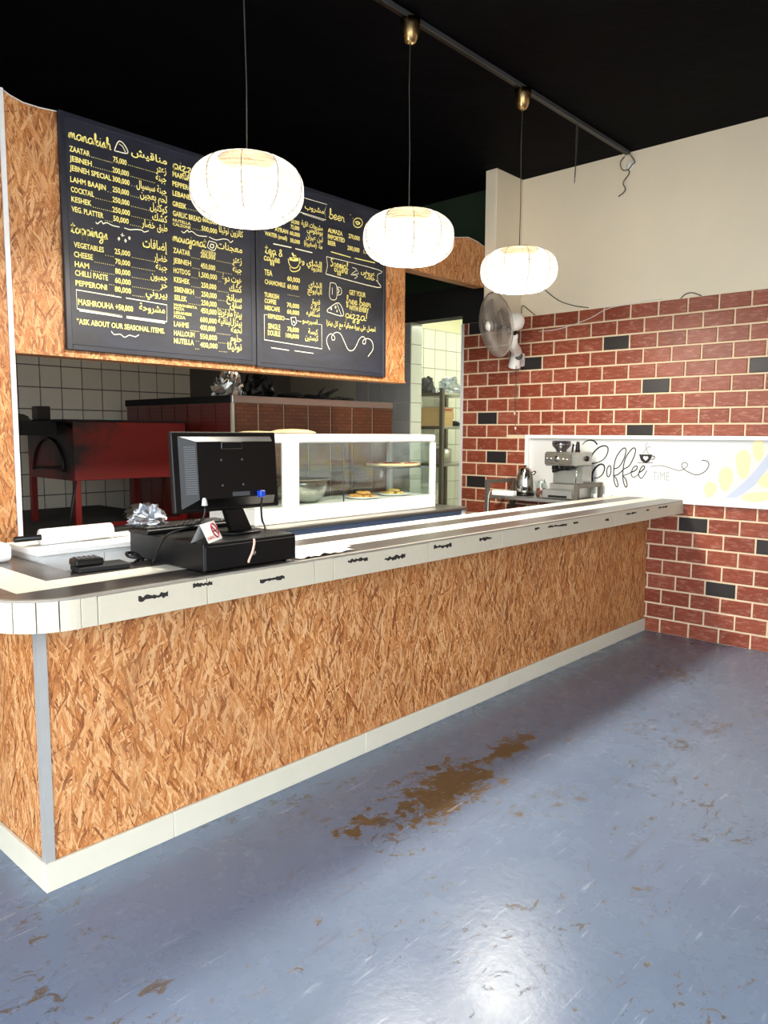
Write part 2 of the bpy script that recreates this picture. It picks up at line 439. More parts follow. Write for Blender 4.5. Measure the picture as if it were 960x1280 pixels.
def add_prism(bm, poly, z0, z1, mi=0, axis='Z'):
    def mk(p, h):
        if axis == 'Z': return (p[0], p[1], h)
        if axis == 'Y': return (p[0], h, p[1])
        return (h, p[0], p[1])
    b2 = bmesh.new()
    a = [b2.verts.new(mk(p, z0)) for p in poly]; b = [b2.verts.new(mk(p, z1)) for p in poly]
    n = len(poly)
    b2.faces.new(a[::-1]); b2.faces.new(b)
    for i in range(n): b2.faces.new((a[i], a[(i + 1) % n], b[(i + 1) % n], b[i]))
    bmesh.ops.recalc_face_normals(b2, faces=b2.faces)
    merge(bm, b2, mi)

def smooth_pts(pts, sub=5, closed=False):
    pts = [Vector(p) for p in pts]
    out = []
    n = len(pts)
    rng = range(n if closed else n - 1)
    for i in rng:
        if closed: p0, p1, p2, p3 = pts[i - 1], pts[i], pts[(i + 1) % n], pts[(i + 2) % n]
        else: p0, p1, p2, p3 = pts[max(i - 1, 0)], pts[i], pts[i + 1], pts[min(i + 2, n - 1)]
        for k in range(sub):
            t = k / sub
            out.append(0.5 * ((2 * p1) + (p2 - p0) * t + (2 * p0 - 5 * p1 + 4 * p2 - p3) * t * t + (3 * p1 - p0 - 3 * p2 + p3) * t ** 3))
    if not closed: out.append(pts[-1])
    return out

def add_ribbon(bm, pts2, w0, w1=None, to3=None, smooth=True, mi=0, wf=None):
    """flat painted stroke; pts2 in the plane, to3 maps (a,b) into the room"""
    w1 = w0 if w1 is None else w1
    pts = [Vector((p[0], p[1], 0)) for p in pts2]
    if smooth and len(pts) > 2: pts = smooth_pts(pts, 4)
    n = len(pts)
    prev = None
    for i, p in enumerate(pts):
        d = pts[min(i + 1, n - 1)] - pts[max(i - 1, 0)]
        if d.length < 1e-9: continue
        d.normalize()
        nrm = Vector((-d.y, d.x, 0))
        t = i / max(1, n - 1)
        w = (w0 + (w1 - w0) * t) / 2
        if wf: w *= wf(t)
        a, b = p + nrm * w, p - nrm * w
        cur = (bm.verts.new(to3(a.x, a.y)), bm.verts.new(to3(b.x, b.y)))
        if prev:
            f = bm.faces.new((prev[0], prev[1], cur[1], cur[0])); f.material_index = mi
        prev = cur

def add_poly(bm, pts3, mi=0):
    f = bm.faces.new([bm.verts.new(p) for p in pts3]); f.material_index = mi
    return f

def obj(name, bm, mats, parent=None, loc=None):
    me = bpy.data.meshes.new(name)
    bm.normal_update()
    bm.to_mesh(me); bm.free()
    if not isinstance(mats, (list, tuple)): mats = [mats]
    for m in mats: me.materials.append(M[m] if isinstance(m, str) else m)
    o = bpy.data.objects.new(name, me)
    COL.objects.link(o)
    if parent is not None: o.parent = parent
    if loc is not None: o.location = loc
    return o

def child(name, me, parent, loc=(0, 0, 0), rz=0.0):
    o = bpy.data.objects.new(name, me); COL.objects.link(o); o.parent = parent; o.location = loc; o.rotation_euler = (0, 0, rz)
    return o

def thing(name, label, cat, loc=(0, 0, 0), group=None, rz=0.0):
    o = bpy.data.objects.new(name, None); COL.objects.link(o)
    o.empty_display_size = 0.1
    o.location = loc; o.rotation_euler = (0, 0, rz)
    return tag(o, label, cat, group)

def tag(o, label, cat, group=None):
    o['label'] = label; o['category'] = cat
    if group: o['group'] = group
    return o

def struct(o, label=None):
    o['kind'] = 'structure'
    if label: o['label'] = label
    return o

def box_part(name, dims, mat, parent=None, bev=0.0, seg=1):
    b = bm_new(); add_box(b, *dims, bev=bev, seg=seg)
    return obj(name, b, mat, parent)

def tube_part(name, pts, r, mat, parent=None, n=8, sm=0, closed=False):
    b = bm_new()
    if sm: pts = smooth_pts(pts, sm, closed)
    add_tube(b, pts, r, n, closed=closed)
    return obj(name, b, mat, parent)

def lathe_part(name, prof, mat, parent=None, origin=(0, 0, 0), n=24, mat4=None, **kw):
    b = bm_new(); add_lathe(b, prof, origin, n, mat4=mat4, **kw)
    return obj(name, b, mat, parent)

# ------------------------------------------------------------------ lettering helpers
AR = {}
for ch, cp, k in (('ء', 0xFE80, 1), ('إ', 0xFE87, 2), ('أ', 0xFE83, 2), ('ا', 0xFE8D, 2), ('ب', 0xFE8F, 4), ('ة', 0xFE93, 2), ('ت', 0xFE95, 4), ('ج', 0xFE9D, 4), ('ح', 0xFEA1, 4),
                  ('خ', 0xFEA5, 4), ('د', 0xFEA9, 2), ('ر', 0xFEAD, 2), ('ز', 0xFEAF, 2), ('س', 0xFEB1, 4), ('ش', 0xFEB5, 4), ('ص', 0xFEB9, 4), ('ض', 0xFEBD, 4), ('ط', 0xFEC1, 4),
                  ('ع', 0xFEC9, 4), ('غ', 0xFECD, 4), ('ف', 0xFED1, 4), ('ق', 0xFED5, 4), ('ك', 0xFED9, 4), ('ل', 0xFEDD, 4), ('م', 0xFEE1, 4), ('ن', 0xFEE5, 4), ('ه', 0xFEE9, 4),
                  ('و', 0xFEED, 2), ('ى', 0xFEEF, 2), ('ي', 0xFEF1, 4)):
    AR[ch] = (cp, k)

def shape_arabic(s):
    """join the letters and put them in visual (left to right) order"""
    s = s.replace('ّ', '')
    out = []
    for i, c in enumerate(s):
        if c not in AR:
            out.append({'(': ')', ')': '('}.get(c, c)); continue
        cp, k = AR[c]
        prev = i > 0 and s[i - 1] in AR and AR[s[i - 1]][1] == 4
        nxt = i + 1 < len(s) and s[i + 1] in AR and AR[s[i + 1]][1] >= 2 and k == 4
        if k == 1: out.append(chr(cp))
        elif k == 2: out.append(chr(cp + (1 if prev else 0)))
        else: out.append(chr(cp + (3 if prev and nxt else 2 if nxt else 1 if prev else 0)))
    return ''.join(reversed(out))

_txt = {}
def text_mesh(s, bold=0.012):
    key = (s, bold)
    if key in _txt: return _txt[key]
    c = bpy.data.curves.new('lettering', 'FONT'); c.body = s; c.resolution_u = 2; c.offset = bold
    o = bpy.data.objects.new('lettering', c); COL.objects.link(o)
    bpy.context.view_layer.update()
    me = bpy.data.meshes.new_from_object(o.evaluated_get(bpy.context.evaluated_depsgraph_get()))
    bpy.data.objects.remove(o); bpy.data.curves.remove(c)
    vs = [(v.co.x, v.co.y) for v in me.vertices]; fs = [tuple(p.vertices) for p in me.polygons]
    bpy.data.meshes.remove(me)
    _txt[key] = (vs, fs)
    return _txt[key]

def put_text(bm, s, x0, x1, z, cap, to3, arabic=False, bold=0.012):
    vs, fs = text_mesh(shape_arabic(s) if arabic else s, bold)
    if not vs: return
    a0 = min(v[0] for v in vs); a1 = max(v[0] for v in vs)
    sx = (x1 - x0) / (a1 - a0)
    sy = cap / (0.50 if arabic else 0.70)
    nv = [bm.verts.new(to3(x0 + (v[0] - a0) * sx, z + v[1] * sy)) for v in vs]
    for f in fs:
        try: bm.faces.new([nv[i] for i in f])
        except ValueError: pass

SCRIPT = {
 'a': (1.1, [[(.9,.85),(.5,1),(.1,.6),(.2,.1),(.6,.1),(.9,.7),(.88,.2),(1.15,.1)]]),
 'b': (1.0, [[(0,.1),(.4,1.2),(.45,1.9),(.25,1.9),(.2,.9),(.2,.1),(.6,0),(.9,.4),(.7,.9),(.3,.7)]]),
 'c': (.95, [[(.85,.8),(.5,1),(.1,.55),(.3,.05),(.95,.2)]]),
 'e': (.9, [[(.05,.35),(.6,.55),(.7,.9),(.4,1),(.1,.5),(.35,.02),(.95,.3)]]),
 'f': (.8, [[(0,.1),(.5,1.2),(.6,1.9),(.35,1.9),(.3,.8),(.25,-.7),(.5,-.8),(.5,-.1),(.3,.1),(.85,.3)]]),
 'g': (1.05, [[(.85,.85),(.45,1),(.1,.6),(.25,.1),(.6,.15),(.85,.9),(.8,-.5),(.45,-.9),(.2,-.6),(1.05,.2)]]),
 'h': (1.05, [[(0,.1),(.4,1.2),(.45,1.9),(.25,1.9),(.2,0),(.3,.7),(.65,1),(.8,.6),(.8,.1),(1.05,.1)]]),
 'i': (.5, [[(0,.2),(.25,1),(.25,.15),(.5,.1)],[(.28,1.4),(.3,1.5)]]),
 'j': (.6, [[(0,.2),(.35,1),(.35,-.6),(.05,-.9),(-.1,-.5),(.6,.2)],[(.38,1.4),(.4,1.5)]]),
 'k': (1.0, [[(0,.1),(.4,1.2),(.45,1.9),(.25,1.9),(.2,0),(.25,.5),(.75,.95),(.7,.6),(.3,.5),(.7,.05),(1,.15)]]),
 'l': (.6, [[(0,.1),(.4,1.2),(.45,1.9),(.25,1.9),(.2,.3),(.4,.05),(.6,.15)]]),
 'm': (1.35, [[(-.05,.1),(.1,.9),(.15,0),(.3,.8),(.5,.95),(.6,.1),(.75,.8),(.95,.95),(1.05,.1),(1.35,.15)]]),
 'n': (1.0, [[(-.05,.1),(.1,.9),(.15,0),(.35,.8),(.6,.95),(.7,.1),(1,.15)]]),
 'o': (1.0, [[(.5,1),(.1,.55),(.35,.02),(.8,.4),(.55,.98),(.65,.8),(1.05,.85)]]),
 'p': (1.0, [[(0,.2),(.2,1),(.15,-.9),(.2,.6),(.5,1),(.85,.6),(.5,.05),(.25,.25),(1,.1)]]),
 'r': (.85, [[(0,.2),(.2,1.05),(.3,.85),(.6,.85),(.6,.2),(.85,.1)]]),
 's': (.8, [[(0,.1),(.45,1),(.55,.5),(.35,.05),(.05,.1),(.8,.15)]]),
 't': (.75, [[(0,.1),(.35,1.2),(.35,1.8),(.25,.3),(.45,.05),(.75,.2)],[(-.05,1.25),(.75,1.3)]]),
 'u': (1.0, [[(0,.9),(.1,.2),(.4,.05),(.7,.9),(.7,.2),(1,.1)]]),
 'y': (1.0, [[(0,.9),(.15,.3),(.5,.3),(.7,.9),(.65,-.6),(.3,-.9),(.2,-.5),(1,.2)]]),
 'z': (.9, [[(0,.85),(.3,1),(.6,.85),(.1,.1),(.5,.05),(.55,-.6),(.2,-.8),(.2,-.4),(.9,.2)]]),
 'S': (1.0, [[(.9,1.7),(.5,2),(.2,1.5),(.6,1),(.7,.4),(.3,0),(0,.3)]]),
 '&': (1.0, [[(.9,.1),(.3,1.2),(.5,1.5),(.7,1.2),(.1,.4),(.4,0),(.9,.7)]]),
 '!': (.5, [[(.3,1.8),(.2,.5)],[(.18,.1),(.2,.2)]]),
 ' ': (.6, []),
}
def put_script(bm, s, x0, x1, z, xh, to3, w=0.0055):
    tot = sum(SCRIPT[c][0] for c in s)
    sx = (x1 - x0) / tot; cur = 0.0
    for c in s:
        wd, st = SCRIPT[c]
        for line in st:
            add_ribbon(bm, [(x0 + (cur + p[0]) * sx, z + p[1] * xh) for p in line], w, w, to3, smooth=True)
        cur += wd

MENU_TEXT = {
  'manakish': [
    ("S", "manakish", 1.852, 2.08, 3.082, 0.022),
    ("A", "مناقيش", 2.194, 2.412, 3.087, 0.024),
    ("L", "ZAATAR", 1.852, 1.961, 3.019, 0.023),
    ("L", "75,000", 2.089, 2.166, 3.027, 0.024),
    ("A", "زعتر", 2.34, 2.406, 3.035, 0.025),
    ("D", "", 1.965, 2.087, 3.019, 0.002),
    ("D", "", 2.171, 2.338, 3.031, 0.002),
    ("L", "JEBNEH", 1.851, 1.969, 2.972, 0.023),
    ("L", "200,000", 2.083, 2.178, 2.972, 0.024),
    ("A", "جبنة", 2.339, 2.405, 2.988, 0.025),
    ("D", "", 1.972, 2.082, 2.971, 0.002),
    ("D", "", 2.183, 2.337, 2.975, 0.002),
    ("L", "JEBNEH SPECIAL", 1.85, 2.074, 2.926, 0.023),
    ("L", "300,000", 2.082, 2.18, 2.926, 0.024),
    ("A", "جبنة سبسيال", 2.22, 2.404, 2.923, 0.025),
    ("D", "", 2.185, 2.218, 2.928, 0.002),
    ("L", "LAHM BAAJIN", 1.851, 2.042, 2.869, 0.023),
    ("L", "250,000", 2.08, 2.175, 2.872, 0.024),
    ("A", "لحم بعجين", 2.24, 2.406, 2.876, 0.025),
    ("D", "", 2.046, 2.077, 2.864, 0.002),
    ("D", "", 2.179, 2.237, 2.873, 0.002),
    ("L", "COCKTAIL", 1.852, 1.976, 2.82, 0.023),
    ("L", "250,000", 2.078, 2.176, 2.819, 0.024),
    ("A", "كوكتيل", 2.298, 2.408, 2.823, 0.025),
    ("D", "", 1.98, 2.076, 2.816, 0.002),
    ("D", "", 2.181, 2.296, 2.819, 0.002),
    ("L", "KESHEK", 1.853, 1.96, 2.772, 0.023),
    ("L", "250,000", 2.076, 2.177, 2.767, 0.024),
    ("A", "كشك", 2.311, 2.406, 2.77, 0.025),
    ("D", "", 1.964, 2.075, 2.767, 0.002),
    ("D", "", 2.181, 2.309, 2.767, 0.002),
    ("L", "VEG. PLATTER", 1.852, 2.024, 2.723, 0.023),
    ("L", "50,000", 2.079, 2.168, 2.722, 0.024),
    ("A", "طبق خضار", 2.245, 2.405, 2.722, 0.025),
    ("D", "", 2.027, 2.077, 2.713, 0.002),
    ("D", "", 2.173, 2.243, 2.72, 0.002),
  ],
  'toppings': [
    ("S", "toppings", 1.846, 2.045, 2.616, 0.022),
    ("A", "إضافات", 2.248, 2.401, 2.613, 0.031),
    ("L", "VEGETABLES", 1.857, 2.02, 2.547, 0.023),
    ("L", "25,000", 2.081, 2.172, 2.552, 0.024),
    ("A", "خضار", 2.314, 2.399, 2.552, 0.025),
    ("D", "", 2.023, 2.078, 2.533, 0.002),
    ("D", "", 2.177, 2.312, 2.548, 0.002),
    ("L", "CHEESE", 1.856, 1.958, 2.498, 0.024),
    ("L", "70,000", 2.082, 2.17, 2.5, 0.024),
    ("A", "جبنة", 2.324, 2.398, 2.504, 0.026),
    ("D", "", 1.962, 2.079, 2.488, 0.002),
    ("D", "", 2.175, 2.321, 2.496, 0.002),
    ("L", "HAM", 1.858, 1.935, 2.449, 0.024),
    ("L", "80,000", 2.08, 2.169, 2.448, 0.025),
    ("A", "جمبون", 2.291, 2.396, 2.449, 0.025),
    ("D", "", 1.94, 2.078, 2.44, 0.002),
    ("D", "", 2.174, 2.288, 2.442, 0.002),
    ("L", "CHILLI PASTE", 1.858, 2.038, 2.405, 0.024),
    ("L", "60,000", 2.078, 2.17, 2.399, 0.025),
    ("A", "حرّ", 2.35, 2.395, 2.407, 0.026),
    ("D", "", 2.041, 2.075, 2.384, 0.002),
    ("D", "", 2.175, 2.347, 2.392, 0.003),
    ("L", "PEPPERONI", 1.859, 2.031, 2.354, 0.024),
    ("L", "80,000", 2.075, 2.17, 2.353, 0.025),
    ("A", "بيروني", 2.258, 2.394, 2.354, 0.025),
    ("D", "", 2.035, 2.072, 2.332, 0.002),
    ("D", "", 2.175, 2.255, 2.345, 0.003),
    ("L", "MASHROUHA +50,000", 1.869, 2.179, 2.258, 0.026),
    ("A", "مشروحة", 2.216, 2.376, 2.267, 0.025),
    ("L", "*ASK ABOUT OUR SEASONAL ITEMS.", 1.857, 2.371, 2.159, 0.024),
  ],
  'pizzas': [
    ("S", "pizzas", 2.45, 2.65, 3.081, 0.022),
    ("L", "MARGHERITA", 2.446, 2.656, 3.039, 0.024),
    ("L", "PEPPERONI", 2.444, 2.606, 2.987, 0.024),
    ("L", "LEBANESE", 2.443, 2.592, 2.935, 0.024),
    ("L", "GREEK", 2.441, 2.533, 2.877, 0.024),
    ("L", "GARLIC BREAD", 2.442, 2.63, 2.824, 0.025),
    ("L", "600,000", 2.639, 2.741, 2.831, 0.024),
    ("L", "NUTELLA", 2.441, 2.558, 2.793, 0.0155),
    ("L", "CALZONE", 2.44, 2.557, 2.771, 0.0155),
    ("L", "500,000", 2.631, 2.74, 2.779, 0.024),
    ("A", "كالزون نوتيلا", 2.754, 2.931, 2.789, 0.023),
    ("D", "", 2.567, 2.628, 2.776, 0.002),
    ("D", "", 2.539, 2.617, 2.88, 0.002),
  ],
  'mouajanat': [
    ("S", "mouajanat", 2.439, 2.662, 2.683, 0.021),
    ("A", "معجنات", 2.737, 2.923, 2.693, 0.026),
    ("L", "(DOZEN)", 2.63, 2.728, 2.656, 0.014),
    ("L", "ZAATAR", 2.439, 2.551, 2.619, 0.025),
    ("L", "200,000", 2.621, 2.724, 2.625, 0.026),
    ("A", "زعتر", 2.846, 2.917, 2.627, 0.027),
    ("D", "", 2.556, 2.618, 2.611, 0.003),
    ("D", "", 2.73, 2.843, 2.622, 0.003),
    ("L", "JEBNEH", 2.437, 2.555, 2.563, 0.025),
    ("L", "450,000", 2.62, 2.722, 2.563, 0.026),
    ("A", "جبنة", 2.849, 2.916, 2.572, 0.027),
    ("D", "", 2.561, 2.617, 2.553, 0.003),
    ("D", "", 2.728, 2.846, 2.559, 0.003),
    ("L", "HOTDOG", 2.438, 2.548, 2.508, 0.025),
    ("L", "1,500,000", 2.607, 2.733, 2.51, 0.026),
    ("A", "هوت دوغ", 2.769, 2.915, 2.508, 0.027),
    ("D", "", 2.553, 2.604, 2.498, 0.003),
    ("D", "", 2.739, 2.766, 2.503, 0.003),
    ("L", "KESHEK", 2.439, 2.545, 2.457, 0.025),
    ("L", "250,000", 2.621, 2.728, 2.452, 0.026),
    ("A", "كشك", 2.822, 2.914, 2.454, 0.027),
    ("D", "", 2.55, 2.618, 2.446, 0.003),
    ("D", "", 2.734, 2.818, 2.446, 0.003),
    ("L", "SBENIKH", 2.439, 2.57, 2.403, 0.025),
    ("L", "250,000", 2.621, 2.729, 2.4, 0.026),
    ("A", "سبانخ", 2.8, 2.913, 2.396, 0.027),
    ("D", "", 2.576, 2.618, 2.389, 0.003),
    ("D", "", 2.735, 2.797, 2.393, 0.003),
    ("L", "SELEK", 2.438, 2.523, 2.356, 0.025),
    ("L", "250,000", 2.619, 2.728, 2.35, 0.026),
    ("A", "سلق", 2.824, 2.912, 2.357, 0.027),
    ("D", "", 2.529, 2.616, 2.346, 0.003),
    ("D", "", 2.734, 2.82, 2.342, 0.003),
    ("L", "450,000", 2.614, 2.727, 2.304, 0.026),
    ("A", "بيتزا مارغريتا", 2.735, 2.912, 2.302, 0.027),
    ("L", "600,000", 2.609, 2.726, 2.251, 0.026),
    ("A", "بيتزا لبنانية", 2.736, 2.911, 2.251, 0.027),
    ("L", "LAHME", 2.432, 2.531, 2.207, 0.025),
    ("L", "400,000", 2.607, 2.715, 2.205, 0.026),
    ("A", "لحمة", 2.829, 2.91, 2.207, 0.027),
    ("D", "", 2.536, 2.604, 2.192, 0.003),
    ("D", "", 2.721, 2.826, 2.194, 0.003),
    ("L", "HALLOUM", 2.431, 2.568, 2.156, 0.025),
    ("L", "550,000", 2.606, 2.726, 2.153, 0.026),
    ("A", "حلوم", 2.824, 2.909, 2.154, 0.027),
    ("D", "", 2.573, 2.603, 2.135, 0.003),
    ("D", "", 2.732, 2.821, 2.14, 0.003),
    ("L", "NUTELLA", 2.43, 2.563, 2.111, 0.026),
    ("L", "400,000", 2.605, 2.729, 2.104, 0.026),
    ("A", "نوتيلا", 2.802, 2.908, 2.103, 0.027),
    ("D", "", 2.568, 2.602, 2.09, 0.003),
    ("D", "", 2.735, 2.799, 2.089, 0.003),
    ("L", "MARGHERITA", 2.435, 2.59, 2.322, 0.015),
    ("L", "PIZZA", 2.435, 2.503, 2.302, 0.015),
    ("L", "LEBANESE", 2.434, 2.552, 2.278, 0.016),
    ("L", "PIZZA", 2.433, 2.509, 2.254, 0.017),
  ],
  'drinks': [
    ("A", "مشروب", 3.436, 3.608, 3.07, 0.021),
    ("L", "50,000", 3.317, 3.388, 2.959, 0.021),
    ("L", "75,000", 3.313, 3.388, 2.923, 0.022),
    ("L", "60,000", 3.305, 3.391, 2.882, 0.022),
    ("L", "50,000", 3.308, 3.391, 2.837, 0.022),
    ("L", "AYRAN", 3.181, 3.291, 2.883, 0.023),
    ("L", "WATER (small)", 3.1, 3.282, 2.841, 0.022),
    ("A", "مشروبات غازية", 3.406, 3.596, 2.957, 0.021),
    ("A", "بونجوس", 3.453, 3.596, 2.927, 0.021),
    ("A", "لبن عيران", 3.446, 3.596, 2.882, 0.021),
    ("A", "ماء (صغيرة)", 3.427, 3.592, 2.836, 0.021),
  ],
  'tea_and_coffee': [
    ("S", "tea &", 3.101, 3.244, 2.729, 0.022),
    ("S", "coffee", 3.091, 3.22, 2.686, 0.02),
    ("A", "الشاي و", 3.408, 3.587, 2.712, 0.024),
    ("A", "القهوة", 3.492, 3.587, 2.682, 0.022),
    ("L", "TEA", 3.093, 3.157, 2.597, 0.03),
    ("L", "60,000", 3.281, 3.39, 2.588, 0.026),
    ("L", "CHAMOMILE", 3.095, 3.264, 2.541, 0.025),
    ("L", "60,000", 3.281, 3.376, 2.538, 0.025),
    ("A", "الشاي", 3.467, 3.586, 2.574, 0.023),
    ("A", "البابونج", 3.456, 3.585, 2.533, 0.023),
    ("D", "", 3.28, 3.386, 2.497, 0.003),
    ("L", "TURKISH", 3.091, 3.21, 2.46, 0.025),
    ("L", "COFFEE", 3.092, 3.187, 2.423, 0.024),
    ("L", "NESCAFE", 3.093, 3.216, 2.38, 0.025),
    ("L", "70,000", 3.276, 3.382, 2.42, 0.025),
    ("L", "60,000", 3.276, 3.382, 2.377, 0.025),
    ("A", "قهوة", 3.498, 3.57, 2.463, 0.021),
    ("A", "تركية", 3.484, 3.567, 2.423, 0.021),
    ("A", "نسكافيه", 3.444, 3.566, 2.381, 0.021),
  ],
  'espresso': [
    ("L", "ESPRESSO", 3.118, 3.255, 2.33, 0.024),
    ("A", "اسبرسو", 3.409, 3.544, 2.329, 0.021),
    ("L", "SINGLE", 3.117, 3.218, 2.265, 0.029),
    ("L", "DOUBLE", 3.116, 3.217, 2.223, 0.029),
    ("L", "70,000", 3.278, 3.377, 2.264, 0.026),
    ("L", "100,000", 3.264, 3.377, 2.223, 0.025),
    ("A", "كبسة", 3.461, 3.548, 2.261, 0.023),
    ("A", "كبستين", 3.433, 3.551, 2.22, 0.023),
  ],
  'beer': [
    ("S", "beer", 3.655, 3.805, 3.058, 0.025),
    ("L", "ALMAZA", 3.644, 3.783, 2.964, 0.025),
    ("L", "IMPORTED", 3.644, 3.805, 2.922, 0.026),
    ("L", "BEER", 3.644, 3.718, 2.882, 0.025),
    ("L", "270,000", 3.842, 3.954, 2.963, 0.025),
    ("L", "200,000", 3.831, 3.951, 2.881, 0.026),
    ("L", "L.L.", 3.993, 4.047, 2.885, 0.021),
  ],
  'special_offers': [
    ("S", "Special", 3.668, 3.838, 2.741, 0.021),
    ("S", "offers", 3.704, 3.835, 2.712, 0.018),
    ("A", "عروض", 3.966, 4.111, 2.735, 0.021),
    ("A", "خاصة", 4.001, 4.111, 2.703, 0.021),
    ("L", "GET YOUR", 3.85, 4.015, 2.576, 0.029),
    ("S", "free beer", 3.817, 4.07, 2.51, 0.022),
    ("L", "WITH EVERY", 3.846, 4.049, 2.47, 0.029),
    ("S", "pizza!", 3.809, 4.037, 2.408, 0.025),
    ("A", "احصل على بيرة مجانية مع كل بيتزا", 3.629, 4.119, 2.338, 0.022),
  ],
}
